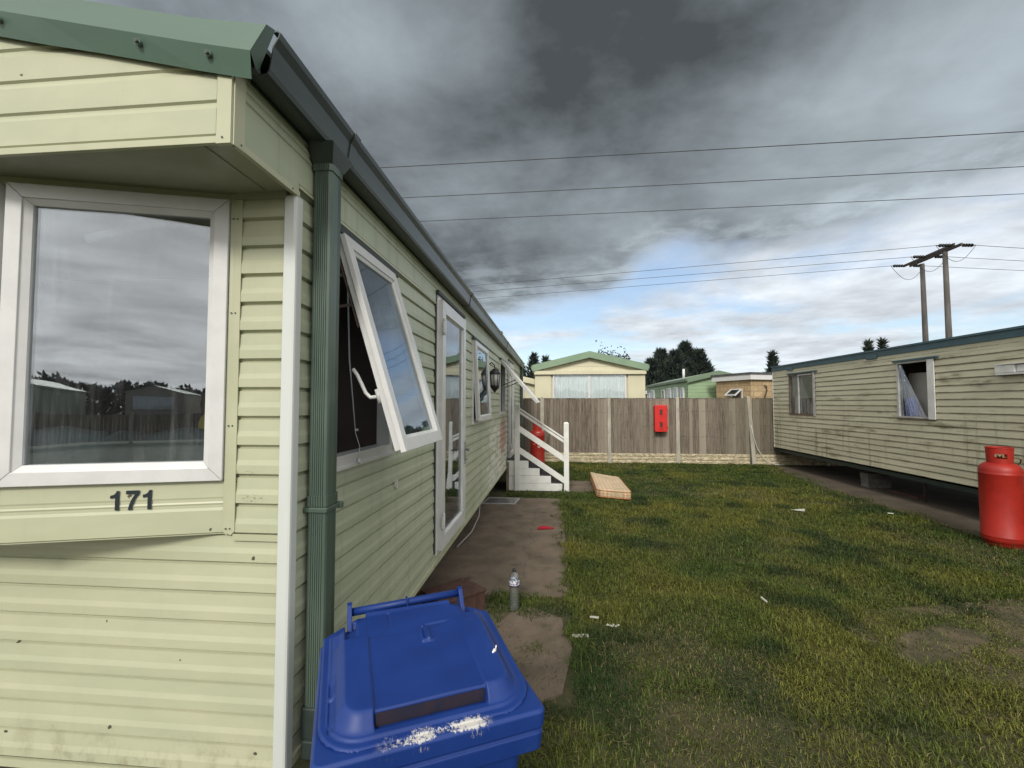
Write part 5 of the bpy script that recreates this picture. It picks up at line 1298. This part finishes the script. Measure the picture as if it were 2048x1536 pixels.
# broadleaf top behind the gabled caravan
t = thing('broadleaf_tree', 'small leafy treetop showing above the right slope of the sage gabled caravan', 'tree', (4.1, 32, 0)); rs = np.random.RandomState(3)
mb = MB(); mb.tube([(4.1, 32, 0), (4.1, 32, 3.4), (3.95, 32, 4.9)], .15, 8, .05); mb.tube([(4.1, 32, 3.2), (4.8, 32, 4.7)], .06, 6, .02); build('trunk', mb, m_bark, t)
n_ = 4200; a = rs.rand(n_)*6.28; u = rs.rand(n_)**.75; P_ = np.stack([4.15+1.15*u*np.cos(a), 32+1.1*u*np.sin(a), 4.45+.62*u*rs.normal(size=n_)*.75*(1-.25*np.cos(a))], 1)
V, F = leaf_cards(P_, rs.normal(size=(n_, 3)), rs.uniform(.10, .20, n_), rs.uniform(.03, .06, n_), rs); np_object('crown', V, F, m_conif, t, org=(4.1, 32, 0))
# hedge behind the photographer (one uncountable mass)
rs = np.random.RandomState(5); n_ = 26000; X0 = rs.uniform(-75, 25, n_); hm = 4.0+.3*np.sin(X0*.7)+.25*np.sin(X0*2.1+1)
P_ = np.stack([X0, -68+rs.normal(scale=.7, size=n_), rs.rand(n_)**.8*hm], 1)
V, F = leaf_cards(P_, rs.normal(size=(n_, 3))+np.array([0, 0, .6]), rs.uniform(.4, .8, n_), rs.uniform(.12, .25, n_), rs); o = np_object('hedge', V, F, m_conif); o['kind'] = 'stuff'; o['label'] = 'long dark hedge behind the photographer'

# ================================================================ POLE AND POWER LINES
m_pole = mat('weathered_pole', (.115, .105, .095), (.075, .07, .062), 5, rough=.9, stretch=(1, 1, .2)); m_wire = mat('cable_black', (.03, .03, .032), rough=.6)
up = thing('utility_pole', 'twin leg wooden power pole with crossarm beyond the right caravan', 'pole', (19.0, 24.05, 0))
PA, PB = Vector((19.30, 25.15, 0)), Vector((18.88, 23.25, 0))
for q in (PA, PB):
    mb = MB(); top = Vector((q.x-.13, q.y-.1, 8.95)); mb.tube([q, (q+top)/2, top], .155, 14, .10); build('pole', mb, m_pole, up)
arm0, arm1 = Vector((19.05, 25.85, 9.08)), Vector((18.55, 22.15, 8.98)); ad = (arm1-arm0).normalized()
mb = MB(); mb.bar(arm0+Vector((.12, 0, 0)), arm1+Vector((.12, 0, 0)), .07, .12); mb.bar(arm0-Vector((.2, 0, 0)), arm1-Vector((.2, 0, 0)), .07, .12); build('crossarm', mb, m_steel, up)
ins_l, ins_r = [], []
for k, t in enumerate((.02, .47, .96)):
    c = arm0+(arm1-arm0)*t; L_ = Vector((-1.0, .06, .03)).normalized(); R_ = Vector((1.0, .05, -.02)).normalized()
    for sgn, lst, dr in ((-1, ins_l, L_), (1, ins_r, R_)):
        mb = MB(); s0 = c+dr*.30
        for j in range(4):
            q = s0+dr*.12*j; mb.tube([q, q+dr*.05, q+dr*.07], .085, 10, .05)
        mb.tube([c+dr*.1, s0+dr*.55], .02, 6); build('insulator', mb, m_black, up); lst.append(s0+dr*.55)
    e0, e1 = ins_l[-1], ins_r[-1]; mb = MB(); mb.tube([e0+(e1-e0)*(j/12)-Vector((0, 0, .75*math.sin(math.pi*j/12))) for j in range(13)], .010, 6); build('jumper_cable', mb, m_wire, up)
def wire(a, b_, sag, label, r=.012, grp='overhead power lines'):
    a = Vector(a); b_ = Vector(b_); mb = MB(); n_ = 40
    mb.tube([a+(b_-a)*(j/n_)-Vector((0, 0, sag*4*(j/n_)*(1-j/n_))) for j in range(n_+1)], r, 6); return tag(build('power_line', mb, m_wire), label, 'cable', grp)
for k, (lft, nm) in enumerate((((-5.33, 30.5, 8.9), 'lowest'), ((-5.4, 28.8, 8.95), 'middle'), ((-5.48, 27.5, 9.0), 'highest'))):
    a = Vector(lft); b_ = ins_l[k]; a2 = a-(b_-a)*.9; wire(a2, b_, .0, f'{nm} of the three cables running left from the twin leg pole', .011)
for k, nm in enumerate(('lowest', 'middle', 'highest')):
    a = ins_r[k]; wire(a, a+Vector((34, 5.5+.4*k, -.35)), .15, f'{nm} of the three short cables running right from the twin leg pole', .011)
for (a, b_, nm) in (((-5.8, 13.97, 9.5), (13.33, 13.74, 9.5), 'topmost'), ((-5.52, 16.14, 9.5), (15.3, 15.82, 9.5), 'second'), ((-5.61, 18.34, 9.5), (17.28, 17.92, 9.5), 'third')):
    a = Vector(a); b_ = Vector(b_); dd = b_-a; wire(a-dd*.8, b_+dd*.8, .12, f'{nm} long overhead cable crossing the dark clouds', .0115)

# ================================================================ GRASS
def vnoise(x, y, f, seed):
    rs = np.random.RandomState(seed); G = rs.rand(64, 64); xi = x*f; yi = y*f; x0 = np.floor(xi).astype(int); y0 = np.floor(yi).astype(int); fx_ = xi-x0; fy_ = yi-y0
    fx_ = fx_*fx_*(3-2*fx_); fy_ = fy_*fy_*(3-2*fy_); g_ = lambda a, b_: G[a % 64, b_ % 64]
    return (g_(x0, y0)*(1-fx_)+g_(x0+1, y0)*fx_)*(1-fy_)+(g_(x0, y0+1)*(1-fx_)+g_(x0+1, y0+1)*fx_)*fy_
def inpoly(x, y, poly):
    c = np.zeros(len(x), bool); n_ = len(poly)
    for i in range(n_):
        x0, y0 = poly[i]; x1, y1 = poly[(i+1) % n_]
        k = ((y0 > y) != (y1 > y)) & (x < (x1-x0)*(y-y0)/((y1-y0) if y1 != y0 else 1e-9)+x0); c ^= k
    return c
rs = np.random.RandomState(21)
def scatter(n_, ymin, ymax):
    y = rs.uniform(ymin, ymax, n_); x = rs.uniform(-1.3, 1, n_)*0
    xm = np.minimum(1.55*y+1.2, 6.2); x = -1.0+rs.rand(n_)*(xm+1.0); w_ = (xm+1.0)/(6.2+1.0); k = rs.rand(n_) < w_
    return x[k], y[k]
px, py = [], []
for n_, y0, y1 in ((150000, .6, 2.6), (260000, 2.6, 5.0), (210000, 5.0, 8.5), (130000, 8.5, 13.0)):
    x, y = scatter(n_, y0, y1); px.append(x); py.append(y)
px = np.concatenate(px); py = np.concatenate(py)
edge = .12+.0*py+(vnoise(px, py, 9, 2)-.5)*.08
den = np.ones(len(px))
onpath = (px < edge+.02) & (py > 4.0) & (py < 8.05); den[onpath] = 0
tuft = (px < edge+.02) & (py > 4.0) & (py < 8.05) & (px > edge-.02-.22*vnoise(px, py, 5, 8)**2) & (vnoise(px, py, 11, 18) > .42); den[tuft] = .7
s2m = (py > 2.6) & (py < 3.8) & (px < .10+(vnoise(px, py, 8, 4)-.5)*.1); den[s2m] = np.where(vnoise(px, py, 6, 5)[s2m] > .72, .35, .02)
gapm = (py > 3.66+(vnoise(px, py, 6, 11)-.5)*.25) & (py < 4.04+(vnoise(px, py, 6, 12)-.5)*.12) & (px < .15); den[gapm] = np.where(px[gapm] > -.55, .8, .12)
pad3 = (px < .78) & (py > 8.72) & (py < 9.95); den[pad3] = np.where(vnoise(px, py, 5, 9)[pad3] > .6, .4, .03)
den[(px < -.88)] = 0
den[(px < .15) & (py > 8.05) & (py < 8.72)] *= .75
den[(px < -.5) & (py < 2.6)] *= .3
lim_ = 5.60+.35*(vnoise(px, py, 3, 31)-.5)+np.where(py > 9, (py-9)*.12, 0); den *= np.clip((lim_-px)/.35, 0, 1)*np.where(px > 5.3, .7, 1)
pt = inpoly(px, py, [(2.12, 3.58), (2.38, 3.08), (2.9, 2.98), (3.9, 3.22), (4.5, 3.9), (4.2, 4.4), (3.2, 4.16), (2.55, 4.02)])
bare = vnoise(px*.8+py*.5, py*2.2-px*1.1, 2.6, 14); den[pt] = np.where(bare[pt] > .76, .15, np.where(bare[pt] > .66, .7, 1.3))
brown = (vnoise(px, py, 1.1, 6)*.6+vnoise(px, py, 3.2, 7)*.4)
dry = ((px > .2) & (px < 1.4) & (py < 3.3) & (py > 1.8)); brown = brown+dry*.22
brown = brown+pt*.2
den *= np.clip(1.25-brown*.55, .3, 1)*np.clip(.55+vnoise(px, py, 13, 41)*.9, 0, 1)
k = rs.rand(len(px)) < den; px, py, brown, pt = px[k], py[k], brown[k], pt[k]
n_ = len(px); sc = np.clip(.75+py*.085, .8, 1.8)
clump = vnoise(px, py, 4.5, 15)
hgt = (.016+.034*rs.rand(n_)**1.3)*(.55+.9*clump)*np.clip(sc, .9, 1.15)*np.where(pt, .62, 1)*np.where(brown > .72, .6, 1)
ed = (px > .08) & (px < .24) & (py > 2.7); hgt *= np.where(ed, 1.45, 1.)*np.where(rs.rand(n_) < .03, 1.8, 1.)
wd = (.0012+.0012*rs.rand(n_))*sc*1.15
ang = rs.rand(n_)*2*np.pi; lean = rs.uniform(.25, 1.5, n_); laz = ang+rs.normal(scale=.7, size=n_)+vnoise(px, py, 1.7, 19)*4
bx0 = np.stack([-np.sin(laz), np.cos(laz), np.zeros(n_)], 1)*wd[:, None]; ld = np.stack([np.cos(laz), np.sin(laz), np.zeros(n_)], 1)
B = np.stack([px, py, np.zeros(n_)+.001], 1)
M_ = B+ld*(hgt*lean*.32)[:, None]+np.array([0, 0, 1])*(hgt*.62)[:, None]; Tt = B+ld*(hgt*lean*1.0)[:, None]+np.array([0, 0, 1])*(hgt*np.clip(1.05-lean*.35, .35, 1))[:, None]
V = np.stack([B-bx0, B+bx0, M_+bx0*.75, M_-bx0*.75, Tt+bx0*.12, Tt-bx0*.12], 1).reshape(-1, 3)
i0 = np.arange(n_)*6; F = np.concatenate([np.stack([i0, i0+1, i0+2, i0+3], 1), np.stack([i0+3, i0+2, i0+4, i0+5], 1)])
yel = vnoise(px, py, .55, 22)*.55+vnoise(px, py, 2.1, 23)*.45; yel = np.clip((yel-.35)*2.1, 0, 1)
rc3 = rs.rand(n_)
g1 = np.array([.042, .088, .012]); g2 = np.array([.185, .180, .028]); g3 = np.array([.185, .155, .060]); g4 = np.array([.018, .046, .010])
C_ = g1+(g2-g1)*np.clip(yel*.8+rc3*.35, 0, 1)[:, None]
dk = np.clip((vnoise(px, py, 2.7, 33)-.62)*4, 0, 1); C_ = C_+(g4-C_)*(dk*.8)[:, None]
bl = (rs.rand(n_) < np.clip((brown-.46)*.8, .04, .6)); C_[bl] = g3*(.6+.6*rs.rand(bl.sum()))[:, None]
C_ *= (.38+.95*rs.rand(n_)**1.5)[:, None]
# cut clippings lying flat
m_n = 14000; cy = rs.uniform(1.5, 8, m_n); cx = rs.uniform(-.75, 1, m_n)*0+rs.uniform(-.75, np.minimum(1.4*cy+.5, 5.2)); cl = vnoise(cx, cy, 3.3, 51)
onp = (cx < .13) & (cy > 2.6) & (cy < 8.0); kk = np.where(onp, (vnoise(cx, cy, 3.8, 52) > .70) & (rs.rand(m_n) < .8), cl > .45)
strip = onp & (cy > 3.6) & (cy < 4.1) & (cx > -.5); kk |= strip
cx, cy, onp = cx[kk], cy[kk], onp[kk]; q_ = len(cx); a = rs.rand(q_)*6.28; L_ = rs.uniform(.015, .045, q_); z0 = np.where(onp, .021, .022+.018*rs.rand(q_))
dv = np.stack([np.cos(a)*L_, np.sin(a)*L_, rs.uniform(-.004, .010, q_)], 1); sv = np.stack([-np.sin(a), np.cos(a), np.zeros(q_)], 1)*.0015; Pc = np.stack([cx, cy, z0], 1)
Vc = np.stack([Pc-sv, Pc+sv, Pc+dv+sv*.5, Pc+dv-sv*.5], 1).reshape(-1, 3); Fc = np.arange(q_*4).reshape(-1, 4)+len(V)
Cc = np.where(rs.rand(q_)[:, None] < .55, np.array([.17, .14, .065]), np.array([.05, .065, .02]))*(.6+.7*rs.rand(q_))[:, None]
V = np.vstack([V, Vc]); F = np.vstack([F, Fc]); CC = np.vstack([np.repeat(C_, 6, 0), np.repeat(Cc, 4, 0)]); CC = np.hstack([CC, np.ones((len(CC), 1))])
m_grass = bpy.data.materials.new('lawn_grass'); m_grass.use_nodes = True; N = NT(m_grass.node_tree); p = N.n['Principled BSDF']
N.put(p.inputs['Base Color'], N.new('ShaderNodeAttribute', attribute_name='tint').outputs['Color']); p.inputs['Roughness'].default_value = .6; p.inputs['Specular IOR Level'].default_value = .25
o = np_object('grass', V, F, m_grass, colors=CC); o['kind'] = 'stuff'; o['label'] = 'patchy mown lawn grass with dry clippings'
